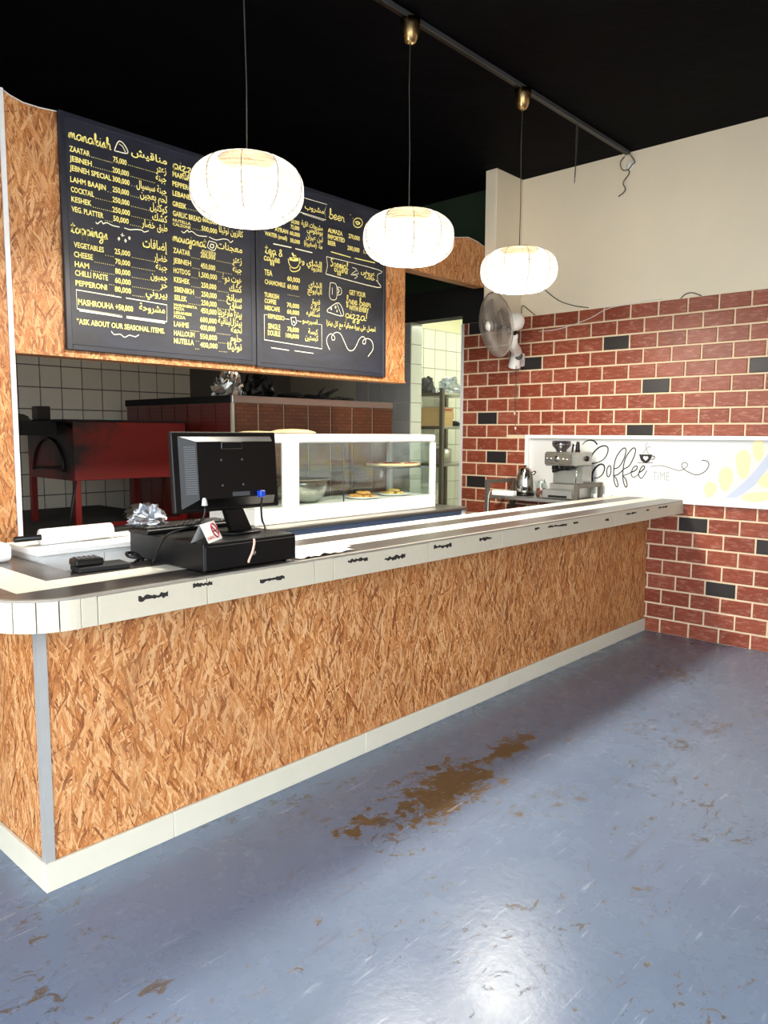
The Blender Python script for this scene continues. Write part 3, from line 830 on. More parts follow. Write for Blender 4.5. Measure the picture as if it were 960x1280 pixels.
MENU_STROKES = {
  'manakish': [(0.005, [(2.097, 3.084), (2.122, 3.137), (2.152, 3.133), (2.174, 3.091), (2.097, 3.084)]), (0.004, [(2.125, 3.126), (2.145, 3.119), (2.161, 3.093)]), (0.005, [(1.98, 2.694), (1.989, 2.687), (2.009, 2.705), (2.018, 2.698), (2.021, 2.693), (2.041, 2.703), (2.074, 2.695), (2.114, 2.695)]), (0.005, [(2.141, 2.696), (2.175, 2.693), (2.21, 2.701), (2.245, 2.704), (2.259, 2.697), (2.287, 2.709)])],
  'toppings': [(0.004, [(2.129, 2.667), (2.128, 2.646)]), (0.004, [(2.118, 2.656), (2.141, 2.655)]), (0.006, [(2.108, 2.641), (2.112, 2.634), (2.107, 2.624), (2.103, 2.632), (2.108, 2.641)]), (0.006, [(2.146, 2.638), (2.151, 2.63), (2.146, 2.621), (2.141, 2.629), (2.146, 2.638)]), (0.006, [(2.169, 2.656), (2.174, 2.648), (2.169, 2.639), (2.164, 2.646), (2.169, 2.656)]), (0.005, [(2.111, 2.325), (1.861, 2.331), (1.862, 2.235), (2.114, 2.228)]), (0.005, [(2.138, 2.326), (2.39, 2.32), (2.387, 2.227), (2.138, 2.228)]), (0.011, [(1.873, 2.229), (2.114, 2.224)]), (0.011, [(2.138, 2.223), (2.374, 2.219)]), (0.004, [(2.047, 2.14), (2.064, 2.123), (2.098, 2.128), (2.124, 2.114), (2.152, 2.128), (2.187, 2.123), (2.209, 2.136)])],
  'pizzas': [(0.005, [(2.496, 2.748), (2.512, 2.741), (2.536, 2.761), (2.543, 2.751), (2.566, 2.759), (2.606, 2.744), (2.669, 2.75)]), (0.005, [(2.682, 2.75), (2.732, 2.742), (2.782, 2.757), (2.818, 2.758), (2.836, 2.746), (2.855, 2.761)])],
  'mouajanat': [(0.005, [(2.682, 2.727), (2.733, 2.721), (2.717, 2.678), (2.672, 2.69), (2.682, 2.727)]), (0.006, [(2.696, 2.712), (2.715, 2.709), (2.709, 2.692), (2.689, 2.695), (2.696, 2.712)])],
  'drinks': [(0.004, [(3.088, 3.139), (3.447, 3.14), (3.635, 3.142), (3.612, 3.091), (3.627, 3.039), (3.407, 3.042), (3.086, 3.042)]), (0.003, [(3.418, 3.036), (3.608, 3.03)]), (0.007, [(3.166, 2.799), (3.319, 2.802)]), (0.007, [(3.351, 2.801), (3.501, 2.801)])],
  'tea_and_coffee': [(0.006, [(3.29, 2.727), (3.3, 2.692), (3.328, 2.675), (3.364, 2.683), (3.386, 2.716), (3.39, 2.749)]), (0.005, [(3.39, 2.744), (3.404, 2.73), (3.379, 2.704)]), (0.006, [(3.303, 2.676), (3.314, 2.654), (3.349, 2.654), (3.386, 2.673), (3.393, 2.696)]), (0.02, [(3.3, 2.729), (3.343, 2.728), (3.379, 2.737)]), (0.014, [(3.325, 2.77), (3.336, 2.753), (3.357, 2.752), (3.322, 2.732)])],
  'espresso': [(0.005, [(3.112, 2.347), (3.089, 2.349), (3.087, 2.19), (3.584, 2.174), (3.584, 2.337), (3.552, 2.336)]), (0.004, [(3.259, 2.34), (3.296, 2.34)]), (0.004, [(3.364, 2.339), (3.402, 2.337)]), (0.006, [(3.309, 2.354), (3.35, 2.361), (3.358, 2.326), (3.336, 2.303), (3.319, 2.311), (3.309, 2.354)]), (0.009, [(3.326, 2.333), (3.343, 2.324)]), (0.005, [(3.141, 2.145), (3.29, 2.14)]), (0.005, [(3.338, 2.141), (3.507, 2.137)])],
  'beer': [(0.006, [(3.981, 3.091), (3.977, 3.078), (3.967, 3.066), (3.953, 3.056), (3.935, 3.05), (3.918, 3.049), (3.903, 3.053), (3.893, 3.061), (3.89, 3.073), (3.893, 3.086), (3.903, 3.098), (3.918, 3.108), (3.935, 3.114), (3.952, 3.115), (3.967, 3.111), (3.977, 3.103), (3.981, 3.091)]), (0.009, [(3.909, 3.079), (3.931, 3.089), (3.954, 3.083), (3.931, 3.071), (3.916, 3.075)]), (0.007, [(3.86, 3.123), (3.862, 3.119)]), (0.007, [(3.883, 3.104), (3.884, 3.101)]), (0.006, [(3.672, 2.837), (3.864, 2.832)]), (0.006, [(3.902, 2.833), (4.111, 2.835)])],
  'special_offers': [(0.004, [(3.63, 2.798), (4.159, 2.791), (4.139, 2.753), (4.144, 2.706)]), (0.004, [(3.63, 2.798), (3.64, 2.737), (3.622, 2.679)]), (0.006, [(3.627, 2.681), (4.139, 2.664), (4.147, 2.7), (4.125, 2.714)]), (0.004, [(3.879, 2.765), (3.924, 2.757), (3.872, 2.717), (3.932, 2.716), (3.902, 2.691)]), (0.004, [(3.924, 2.752), (3.947, 2.734), (3.864, 2.711)]), (0.005, [(3.665, 2.63), (3.723, 2.622), (3.722, 2.528), (3.66, 2.528), (3.665, 2.63)]), (0.005, [(3.684, 2.6), (3.684, 2.551)]), (0.005, [(3.726, 2.609), (3.766, 2.606), (3.77, 2.568), (3.726, 2.553)]), (0.009, [(3.734, 2.601), (3.75, 2.587), (3.738, 2.566)]), (0.006, [(3.637, 2.429), (3.645, 2.45), (3.746, 2.503), (3.789, 2.42), (3.637, 2.429)]), (0.005, [(3.73, 2.493), (3.771, 2.423)]), (0.018, [(3.666, 2.455), (3.68, 2.454)]), (0.018, [(3.708, 2.471), (3.722, 2.47)]), (0.016, [(3.724, 2.446), (3.734, 2.445)]), (0.005, [(3.659, 2.173), (3.633, 2.215), (3.633, 2.253), (3.667, 2.284), (3.702, 2.271), (3.706, 2.249), (3.683, 2.244), (3.679, 2.269), (3.714, 2.297), (3.761, 2.293), (3.801, 2.241), (3.838, 2.19), (3.882, 2.188), (3.915, 2.217), (3.949, 2.271), (3.986, 2.295), (4.016, 2.278), (4.012, 2.248), (3.991, 2.246), (3.991, 2.269), (4.041, 2.286), (4.085, 2.266), (4.094, 2.214), (4.042, 2.157)])],
}
COFFEE_STROKES = [
  (0.004, 0.01, [(3.1485, 1.5098), (3.1183, 1.5386), (3.0761, 1.5496), (3.0374, 1.5395), (3.0097, 1.5118)]),
  (0.012, 0.005, [(3.044, 1.2001), (3.0493, 1.239), (3.0691, 1.2524), (3.0802, 1.3017), (3.0794, 1.3657), (3.0525, 1.4301), (3.001, 1.4839), (2.9489, 1.5036), (2.9147, 1.4888), (2.9166, 1.4401), (2.9484, 1.3905), (3.0003, 1.3624), (3.0688, 1.3483)]),
  (0.014, 0.004, [(3.0485, 1.2177), (3.0465, 1.2675), (3.0214, 1.3144), (2.9807, 1.3461), (2.9465, 1.3416), (2.9377, 1.3069), (2.9549, 1.2641), (2.9917, 1.2344), (3.0335, 1.229)]),
  (0.006, 0.006, [(2.8978, 1.3397), (2.9152, 1.3077), (2.9133, 1.2588), (2.8979, 1.2455), (2.8806, 1.2811), (2.8825, 1.3298), (2.8978, 1.3397)]),
  (0.006, 0.006, [(2.8523, 1.3134), (2.8089, 1.3323), (2.7681, 1.4023), (2.754, 1.4642), (2.7644, 1.4879), (2.7927, 1.4737), (2.8342, 1.4143), (2.852, 1.3447), (2.8542, 1.2682), (2.8441, 1.1991), (2.8243, 1.1653), (2.8117, 1.1799), (2.8268, 1.2277), (2.8461, 1.2512)]),
  (0.006, 0.006, [(2.8501, 1.258), (2.8138, 1.2699), (2.7716, 1.3094)]),
  (0.006, 0.006, [(2.7718, 1.3129), (2.7224, 1.342), (2.686, 1.4113), (2.672, 1.4658), (2.6822, 1.4893), (2.7066, 1.4787), (2.7506, 1.4164), (2.7695, 1.3473), (2.7734, 1.2646), (2.7637, 1.203), (2.7441, 1.166), (2.7325, 1.1839), (2.7467, 1.2313), (2.7694, 1.2544)]),
  (0.005, 0.004, [(2.7697, 1.2613), (2.734, 1.2731), (2.699, 1.295)]),
  (0.007, 0.004, [(2.6989, 1.2916), (2.6641, 1.31), (2.651, 1.3342), (2.6655, 1.3439), (2.6895, 1.3227), (2.7021, 1.2812), (2.6902, 1.2544), (2.6654, 1.2555), (2.6347, 1.2839)]),
  (0.007, 0.004, [(2.635, 1.2907), (2.6043, 1.3122), (2.5893, 1.3363), (2.6058, 1.3459), (2.6256, 1.3182), (2.638, 1.277), (2.6263, 1.2504), (2.6053, 1.2513), (2.5694, 1.3101)]),
  (0.002, 0.004, [(2.541, 1.3405), (2.503, 1.3504), (2.4433, 1.3524), (2.3837, 1.3375), (2.3142, 1.319), (2.2681, 1.3363), (2.2466, 1.363), (2.2599, 1.3833), (2.2856, 1.3774), (2.2896, 1.3512), (2.257, 1.3211), (2.1993, 1.2954), (2.1585, 1.294), (2.1096, 1.3215), (2.0849, 1.3683), (2.0983, 1.3984), (2.1387, 1.4054)]),
  (0.002, 0.002, [(2.6099, 1.4435), (2.5871, 1.4809), (2.5851, 1.5145), (2.5721, 1.5347)]),
  (0.002, 0.002, [(2.5613, 1.4446), (2.5799, 1.4744), (2.5672, 1.5014), (2.5463, 1.495)]),
  (0.003, 0.003, [(2.6489, 1.3702), (2.5894, 1.37), (2.5219, 1.3768)]),
]
CUP = [(2.6412, 1.4381), (2.5336, 1.4406), (2.5358, 1.4118), (2.5552, 1.3811), (2.5756, 1.3725), (2.6035, 1.3743), (2.6252, 1.3926)]
HANDLE = [(2.5352, 1.4285), (2.5158, 1.4256), (2.5106, 1.4144), (2.5217, 1.4021), (2.5388, 1.4003)]
HEART = [(2.5846, 1.4206), (2.5744, 1.4275), (2.5623, 1.4178), (2.5665, 1.4043), (2.5832, 1.3884), (2.6012, 1.4033), (2.6067, 1.4167), (2.5974, 1.427)]
LEAVES = [[(2.0239, 1.1737), (2.0345, 1.1509), (2.0486, 1.1322), (2.0633, 1.1205), (2.077, 1.1176), (2.0893, 1.1243), (2.1001, 1.1398), (2.1084, 1.1619), (2.1122, 1.1871), (2.1092, 1.2113), (2.0981, 1.2304), (2.0801, 1.2414), (2.0586, 1.2429), (2.0386, 1.2348), (2.0248, 1.2188), (2.0199, 1.1974)], [(1.9066, 1.2641), (1.9164, 1.2294), (1.9303, 1.2002), (1.9456, 1.1809), (1.9607, 1.1746), (1.9752, 1.1824), (1.9888, 1.2032), (2.0002, 1.234), (2.0069, 1.27), (2.0059, 1.3056), (1.9953, 1.335), (1.9762, 1.3538), (1.9523, 1.3591), (1.9291, 1.3505), (1.9121, 1.3294), (1.9045, 1.2992)], [(1.7857, 1.383), (1.7919, 1.3406), (1.8029, 1.3044), (1.8164, 1.2798), (1.8311, 1.2707), (1.8467, 1.2785), (1.8628, 1.3019), (1.8778, 1.3374), (1.8885, 1.3797), (1.8913, 1.4221), (1.8838, 1.4584), (1.8664, 1.4827), (1.8425, 1.4916), (1.818, 1.4837), (1.7983, 1.4603), (1.7873, 1.4249)], [(1.6954, 1.4876), (1.7004, 1.456), (1.7093, 1.429), (1.72, 1.4108), (1.7317, 1.4042), (1.7442, 1.4101), (1.757, 1.4278), (1.7688, 1.4544), (1.7773, 1.486), (1.7795, 1.5177), (1.7735, 1.5447), (1.7595, 1.5627), (1.7405, 1.5692), (1.721, 1.5631), (1.7053, 1.5455), (1.6966, 1.519)], [(1.6265, 1.2949), (1.626, 1.2725), (1.6311, 1.2506), (1.6403, 1.233), (1.6528, 1.2219), (1.6687, 1.2181), (1.6875, 1.2213), (1.707, 1.2306), (1.7235, 1.2449), (1.7326, 1.2632), (1.7309, 1.2835), (1.718, 1.303), (1.6966, 1.3184), (1.6721, 1.3263), (1.6499, 1.3247), (1.6342, 1.3136)], [(1.6201, 1.1632), (1.6354, 1.1463), (1.6606, 1.1298), (1.6903, 1.1165), (1.7217, 1.1082), (1.7541, 1.1054), (1.7869, 1.1079), (1.8167, 1.1152), (1.8371, 1.1263), (1.8406, 1.1404), (1.8223, 1.1558), (1.7836, 1.1705), (1.7326, 1.1819), (1.6813, 1.1875), (1.6416, 1.186), (1.6208, 1.1773)], [(1.5306, 1.4222), (1.5315, 1.3986), (1.5379, 1.3764), (1.548, 1.3594), (1.561, 1.3497), (1.5769, 1.3483), (1.5952, 1.3547), (1.6139, 1.3676), (1.6292, 1.3853), (1.637, 1.406), (1.6341, 1.4271), (1.6201, 1.4455), (1.5982, 1.4582), (1.5735, 1.4626), (1.5518, 1.4574), (1.537, 1.4431)]]
STEM = [(1.9524, 1.1291), (1.8791, 1.1957), (1.8076, 1.2689), (1.7385, 1.3601), (1.6798, 1.4492), (1.6398, 1.5366), (1.604, 1.5276), (1.6341, 1.4311), (1.6826, 1.3329), (1.7501, 1.2322), (1.8211, 1.1691), (1.8758, 1.1309)]
TIME_BOX = [(2.52, 1.2362), (2.3867, 1.237), (2.523, 1.3058)]
# ================================================================== THE SETTING
CEIL = 3.83
WX = 5.92            # face of the brick wall
o = box_part('floor', (-1.6, 8.6, -2.4, 7.2, -0.12, 0.0), 'floor'); struct(o)
o = box_part('ceiling', (-1.6, 8.6, -2.4, 7.2, CEIL, CEIL + 0.15), 'ceiling'); struct(o)
o = box_part('ground_outside', (-30, 30, -30, -2.4, -0.16, -0.02), 'pavement'); struct(o)
b = bm_new(); add_box(b, -30, -1.6, -2.4, 20, -0.16, -0.02)
struct(obj('ground_side', b, 'pavement'))

# wall_right: mortar bed with the bricks on it, plaster above, a doorway into the back room
b = bm_new()
TH = 6.10
add_box(b, WX + 0.007, TH, -2.4, 4.45, 0, 2.642, mi=0)
add_box(b, WX, TH, -2.4, 4.2, 2.642, CEIL, mi=1)
add_box(b, WX + 0.003, TH, 4.2, 5.1, 2.72, 3.0, mi=2)
add_box(b, WX + 0.003, TH, 4.2, 4.45, 2.642, 2.72, mi=2)
add_box(b, WX + 0.003, TH, 4.2, 7.0, 3.0, CEIL, mi=3)
add_box(b, WX + 0.007, TH, 5.1, 7.0, 0, 2.72, mi=4)
add_box(b, WX + 0.003, TH, 5.1, 7.0, 2.72, 3.0, mi=2)
wall_right = struct(obj('wall_right', b, ['mortar', 'plaster', 'black_wall', 'green_wall', 'grout_pale']))

# bricks
CH, BP, JT = 0.1206, 0.2305, 0.014
BLACK = {(21, 8), (18, 5), (19, 2), (14, 7), (16, 0), (13, 1), (17, -3), (11, 7), (9, 8), (7, -1), (3, -2), (6, -4)}
_bm = {}
def brick_mesh(w, h, d=0.014):
    key = (round(w, 3), round(h, 3))
    if key not in _bm:
        q = bm_new()
        c = 0.004
        out = [(0, 0), (w, 0), (w, h), (0, h)]; inn = [(c, c), (w - c, c), (w - c, h - c), (c, h - c)]
        a = [q.verts.new((d, y, z)) for y, z in out]; m = [q.verts.new((0.003, y, z)) for y, z in out]; t = [q.verts.new((0, y, z)) for y, z in inn]
        q.faces.new(t)
        for i in range(4):
            j = (i + 1) % 4
            q.faces.new((m[i], m[j], t[j], t[i])); q.faces.new((a[i], a[j], m[j], m[i]))
        bmesh.ops.recalc_face_normals(q, faces=q.faces)
        me = bpy.data.meshes.new('brick'); q.to_mesh(me); q.free()
        me.materials.append(M['brick'])
        _bm[key] = me
    return _bm[key]
PAN = (0.72, 3.70, 1.062, 1.592)    # sign panel on the wall: y0 y1 z0 z1
stuff = bm_new()
nb = 0
for r in range(22):
    z0 = max(0.0, -0.0046 + r * CH + JT / 2); z1 = min(2.640, -0.0046 + (r + 1) * CH - JT / 2)
    off = 2.300 if r % 2 else 2.412
    k = -27
    for k in range(-27, 11):
        y0 = off + k * BP + JT / 2; y1 = off + (k + 1) * BP - JT / 2
        y1 = min(y1, 4.425)
        if y1 - y0 < 0.02 or y0 < -2.35: continue
        zz0, zz1 = z0, z1
        pieces = [(y0, y1, z0, z1)]
        if z1 > PAN[2] and z0 < PAN[3]:
            if y0 >= PAN[0] and y1 <= PAN[1]:
                pieces = []
                if z0 < PAN[2] - 0.03: pieces.append((y0, y1, z0, PAN[2]))
                if z1 > PAN[3] + 0.03: pieces.append((y0, y1, PAN[3], z1))
            elif y0 < PAN[1] < y1:
                pieces = [(PAN[1], y1, z0, z1)]
                if z0 < PAN[2] - 0.03: pieces = [(y0, y1, z0, PAN[2])] + ([(PAN[1], y1, PAN[2], z1)] if z1 - PAN[2] > .02 else [])
                if z1 > PAN[3] + 0.03: pieces = [(y0, y1, PAN[3], z1)]
            elif y0 < PAN[0] < y1:
                pieces = [(y0, PAN[0], z0, z1)]
                if z0 < PAN[2] - 0.03: pieces = [(y0, y1, z0, PAN[2])]
                if z1 > PAN[3] + 0.03: pieces = [(y0, y1, PAN[3], z1)]
        for (a0, a1, c0, c1) in pieces:
            if a1 - a0 < 0.015 or c1 - c0 < 0.015: continue
            hidden = (2.62 < a0 and a1 < 4.3 and c1 < 0.85)
            if a1 < 1.48 or hidden:
                add_box(stuff, WX, WX + 0.014, a0, a1, c0, c1)
                continue
            me = brick_mesh(a1 - a0, c1 - c0)
            if (r, k) in BLACK:
                o = child('brick', me, wall_right, (WX, a0, c0))
                o.material_slots[0].link = 'OBJECT'; o.material_slots[0].material = M['brick_black']
                o['label'] = 'black brick'
            else:
                o = child('brick', me, wall_right, (WX + random.uniform(-0.0015, 0.0015), a0, c0))
            nb += 1
o = obj('bricks_beyond', stuff, 'brick', wall_right); o['kind'] = 'stuff'
print('bricks', nb)

# doorway edge strip
o = box_part('trim_1', (WX - 0.006, TH + 0.004, 4.4255, 4.455, 0, 2.642), 'alu_white'); struct(o)
# pilaster box above the brickwork
o = box_part('trim_2', (5.51, WX, 3.80, 3.914, 2.56, CEIL), 'plaster', bev=0.004); struct(o)

# tiles
_tm = {}
def tile_mesh(w, h, axis, mat):
    key = (round(w, 3), round(h, 3), axis, mat)
    if key not in _tm:
        q = bm_new(); c = 0.0025; d = 0.008
        def mk(a, z, dep): return (dep, a, z) if axis == 'X' else (a, dep, z)
        out = [(0, 0), (w, 0), (w, h), (0, h)]; inn = [(c, c), (w - c, c), (w - c, h - c), (c, h - c)]
        a = [q.verts.new(mk(p[0], p[1], d)) for p in out]; t = [q.verts.new(mk(p[0], p[1], 0)) for p in inn]
        q.faces.new(t)
        for i in range(4): q.faces.new((a[i], a[(i + 1) % 4], t[(i + 1) % 4], t[i]))
        bmesh.ops.recalc_face_normals(q, faces=q.faces)
        # make sure the face looks towards the viewer side (negative axis)
        f = q.faces[0] if hasattr(q.faces, '__getitem__') and (q.faces.ensure_lookup_table() or True) else None
        q.normal_update()
        big = max(q.faces, key=lambda g: g.calc_area())
        if (big.normal.x if axis == 'X' else big.normal.y) > 0: bmesh.ops.reverse_faces(q, faces=q.faces)
        me = bpy.data.meshes.new('tile'); q.to_mesh(me); q.free(); me.materials.append(M[mat]); _tm[key] = me
    return _tm[key]

# kitchen back wall
wall_back = struct(box_part('wall_back', (-1.6, 6.1, 6.99, 7.15, 0, CEIL), 'grout'))
P = 0.197
for i in range(15):
    for j in range(9):
        x = 1.595 + i * P; z = 0.63 + j * P - 0.006
        child('tile', tile_mesh(P - 0.007, P - 0.007, 'Y', 'tile'), wall_back, (x, 6.984, z))
# tiles on the kitchen side of the right wall past the doorway, shade put into their grey
for i in range(4):
    for j in range(8):
        child('tile', tile_mesh(P - 0.005, P - 0.005, 'X', 'tile_shaded'), wall_right, (WX, 5.105 + i * P, 1.13 + j * P))
# reveal of the doorway, one column of tiles
for j in range(13):
    child('tile', tile_mesh(0.17, P - 0.004, 'Y', 'tile_bright'), wall_right, (WX + 0.006, 5.094, 0.14 + j * P))
# plumbing conduits on the tiles
for x, r, m in ((2.42, 0.028, 'tile'), (2.53, 0.018, 'grout_pale')):
    struct(tube_part('trim_3', [(x, 6.955, 1.72), (x, 6.955, 3.8)], r, m))

# back room behind the doorway
wall_far = struct(box_part('wall_far', (TH, 8.5, 5.60, 5.72, 0, 2.79), 'grout_pale'))
struct(box_part('wall_far_upper', (TH, 8.5, 5.596, 5.72, 2.79, 3.1), 'cream'))
struct(box_part('wall_far_side', (8.4, 8.5, 3.2, 5.596, 0, 3.1), 'tile_bright'))
struct(box_part('wall_far_near', (TH, 8.4, 3.1, 3.2, 0, 3.1), 'tile_bright'))
for i in range(9):
    for j in range(10):
        child('tile', tile_mesh(0.201, 0.216, 'Y', 'tile_bright'), wall_far, (TH + 0.01 + i * 0.205, 5.592, 0.588 + j * 0.22))
struct(box_part('ceiling_far', (TH, 8.5, 3.1, 5.72, 3.1, 3.15), 'cream'))
# unseen shell of the shop round the viewer, openings sized to shape daylight
struct(box_part('wall_left', (-1.7, -1.6, 2.6, 7.15, 0, CEIL), 'plaster'))
struct(box_part('wall_front', (1.2, 6.1, -2.5, -2.4, 0, CEIL), 'plaster'))
struct(box_part('trim_4', (-1.6, 1.2, -2.45, -2.35, 3.3, CEIL), 'black_wall'))
struct(box_part('trim_5', (-1.65, -1.55, -2.4, 2.6, 3.3, CEIL), 'black_wall'))
struct(box_part('trim_6', (-1.66, -1.54, -2.46, -2.34, 0, 3.3), 'steel_dull'))

# ================================================================== BAR COUNTER
bar = thing('bar_counter', 'long bar counter clad in orange OSB board with white skirting', 'counter', (3.4, 2.9, 0))
def part_of(root, o):
    o.parent = root
    o.matrix_parent_inverse = root.matrix_basis.inverted()
    return o
def sub(o, part):
    o.parent = part
    return o
def pbox(root, name, dims, mat, bev=0.0, seg=1):
    return part_of(root, box_part(name, dims, mat, bev=bev, seg=seg))
def pobj(root, name, bm, mat):
    return part_of(root, obj(name, bm, mat))
def ptube(root, name, pts, r, mat, n=8, sm=0, closed=False):
    return part_of(root, tube_part(name, pts, r, mat, n=n, sm=sm, closed=closed))
def plathe(root, name, prof, mat, origin=(0, 0, 0), n=24, mat4=None, **kw):
    return part_of(root, lathe_part(name, prof, mat, origin=origin, n=n, mat4=mat4, **kw))

for x0, x1 in ((1.052, 1.660), (1.6615, 4.10), (4.1015, WX - 0.002)):
    pbox(bar, 'osb_panel', (x0, x1, 2.545, 2.563, 0.104, 0.985), 'osb')
pbox(bar, 'osb_panel', (1.040, 1.058, 2.565, 3.90, 0.104, 0.985), 'osb')
b = bm_new(); add_box(b, 1.06, WX - 0.01, 2.563, 2.60, 0.0, 0.985); add_box(b, 1.058, 1.10, 2.60, 3.90, 0, 0.985)
pobj(bar, 'carcass', b, 'black_matt')
b = bm_new()
add_box(b, 1.032, 1.064, 2.538, 2.545, 0.104, 0.985); add_box(b, 1.032, 1.040, 2.545, 2.572, 0.104, 0.985)
pobj(bar, 'corner_strip', b, 'alu')
sk = [1.026, 1.53, 2.62, 3.9, WX - 0.002]
for a, c in zip(sk, sk[1:]):
    pbox(bar, 'skirting_board', (a + 0.0008, c - 0.0008, 2.531, 2.545, 0, 0.104), 'skirt', bev=0.002)
pbox(bar, 'skirting_board', (1.026, 1.040, 2.546, 3.90, 0, 0.104), 'skirt', bev=0.002)

# worktop: striped planks, rounded corner, white fascia boards
top = thing('countertop', 'striped dark and white plank countertop with chipped white edge boards', 'countertop', (3.4, 2.6, 0.985))
arc = [(1.06 - 0.20 * math.sin(t), 2.48 - 0.20 * math.cos(t)) for t in [i * PI / 2 / 14 for i in range(15)]]   # from (1.06,2.28) round to (.86,2.48)
b = bm_new()
core = [(WX - 0.002, 2.30), (1.07, 2.30)] + [(1.07 + (x - 1.06) * 0.9, 2.48 + (y - 2.48) * 0.9) for x, y in arc] + [(0.88, 3.90), (1.215, 3.90), (1.215, 2.72), (WX - 0.002, 2.84)]
core = [(WX - 0.002, 2.30)] + [(1.06 + (x - 1.06) * 0.9, 2.48 + (y - 2.48) * 0.9) for x, y in arc] + [(0.88, 3.90), (1.215, 3.90), (1.215, 2.725), (1.96, 2.725), (1.96, 2.84), (WX - 0.002, 2.84)]
add_prism(b, core, 0.988, 1.0695)
pobj(top, 'core_board', b, 'dark_plank')
def plank(poly, mat):
    q = bm_new(); add_prism(q, poly, 1.070, 1.0895)
    return pobj(top, 'plank', q, mat)
G = 0.0008
e = WX - 0.002
plank([(e, 2.28), (e, 2.436)] + [(0.937, 2.436)] + [(x, y) for x, y in arc[::-1]], 'dark_plank')
plank([(0.86, 2.482), (0.934, 2.442), (0.934, 3.90), (0.86, 3.90)], 'dark_plank')
plank([(0.936, 2.4375), (1.088, 2.4375), (1.088, 3.90), (0.936, 3.90)], 'white_plank')
for x0, x1 in ((1.090, 2.62), (2.622, 4.35), (4.352, e)):
    plank([(x0, 2.4375), (x1, 2.4375), (x1, 2.578), (x0, 2.578)], 'white_plank')
plank([(1.0895, 2.580), (1.222, 2.580), (1.222, 3.90), (1.0895, 3.90)], 'dark_plank')
for x0, x1 in ((1.2235, 3.1), (3.102, e)):
    plank([(x0, 2.580), (x1, 2.580), (x1, 2.725), (x0, 2.725)], 'dark_plank')
for x0, x1 in ((1.96, 3.7), (3.702, e)):
    plank([(x0, 2.727), (x1, 2.727), (x1, 2.848), (x0, 2.848)], 'white_plank')
# grey nosing along the edge
b = bm_new()
nr = 0.2195
noz = [(e, 2.2605)] + [(1.06 - nr * math.sin(t), 2.48 - nr * math.cos(t)) for t in [i * PI / 2 / 14 for i in range(15)]] + [(0.8405, 3.90)]
inn = [(e, 2.2795)] + [(1.06 - 0.2005 * math.sin(t), 2.48 - 0.2005 * math.cos(t)) for t in [i * PI / 2 / 14 for i in range(15)]] + [(0.8595, 3.90)]
add_prism(b, noz + inn[::-1], 1.0822, 1.0892)
pobj(top, 'edge_nosing', b, 'nosing')
# fascia boards
def fascia_straight(x0, x1, zt=1.0815):
    q = bm_new(); add_box(q, x0, x1, 2.262, 2.280, 0.986, zt, bev=0.0015)
    return pobj(top, 'fascia_board', q, 'white_wood')
fx = [1.115, 1.525, 2.04, 2.145, 2.77, 3.40, 4.02, 4.75, e]
for a, c in zip(fx, fx[1:]): fascia_straight(a + 0.0018, c - 0.0018, 1.0815 - random.uniform(0, 0.0015))
# curved boards round the corner: short kerfed pieces
cc = Vector((1.06, 2.48))
angs = [0.0, 0.30, 0.60, 0.92, 1.24, PI / 2]
def fascia_arc(t0, t1):
    q = bm_new(); n = 4
    ro, ri = 0.218, 0.2005
    ps = [t0 + 0.009 + (t1 - t0 - 0.018) * i / n for i in range(n + 1)]
    poly = [(cc.x - ro * math.sin(t), cc.y - ro * math.cos(t)) for t in ps] + [(cc.x - ri * math.sin(t), cc.y - ri * math.cos(t)) for t in ps[::-1]]
    add_prism(q, poly, 0.986, 1.0815)
    return pobj(top, 'fascia_board', q, 'white_wood')
q = bm_new(); add_box(q, 1.0612, 1.1138, 2.262, 2.280, 0.986, 1.0815, bev=0.0015); pobj(top, 'fascia_board', q, 'white_wood')
for a, c in zip(angs, angs[1:]): fascia_arc(a, c)
q = bm_new(); add_box(q, 0.842, 0.8595, 2.483, 3.90, 0.986, 1.0815, bev=0.0015); pobj(top, 'fascia_board', q, 'white_wood')
# dark chips where the veneer has broken off
def chip(xc, zc, w, h):
    q = bm_new(); n = 13
    zc -= 0.010
    up = [(xc - w / 2 + w * i / n, zc + h * random.uniform(0.1, 0.75)) for i in range(n + 1)]
    dn = [(xc - w / 2 + w * i / n, zc - h * random.uniform(0.1, 0.75)) for i in range(n + 1)]
    add_prism(q, up + dn[::-1], 2.2605, 2.2618, axis='Y')
    pobj(top, 'chip', q, 'chip')
for xc, zc, w, h in ((1.31, 1.058, 0.11, 0.016), (1.505, 1.072, 0.08, 0.014), (1.82, 1.046, 0.12, 0.013), (2.29, 1.064, 0.12, 0.014), (2.53, 1.047, 0.14, 0.018), (2.88, 1.062, 0.14, 0.020),
                     (3.24, 1.062, 0.11, 0.016), (3.98, 1.066, 0.22, 0.014), (3.75, 1.07, 0.05, 0.012), (4.20, 1.066, 0.06, 0.012), (4.98, 1.066, 0.16, 0.012), (4.62, 1.05, 0.05, 0.014), (5.25, 1.07, 0.05, 0.01), (5.52, 1.072, 0.16, 0.012)):
    chip(xc, zc, w, h)

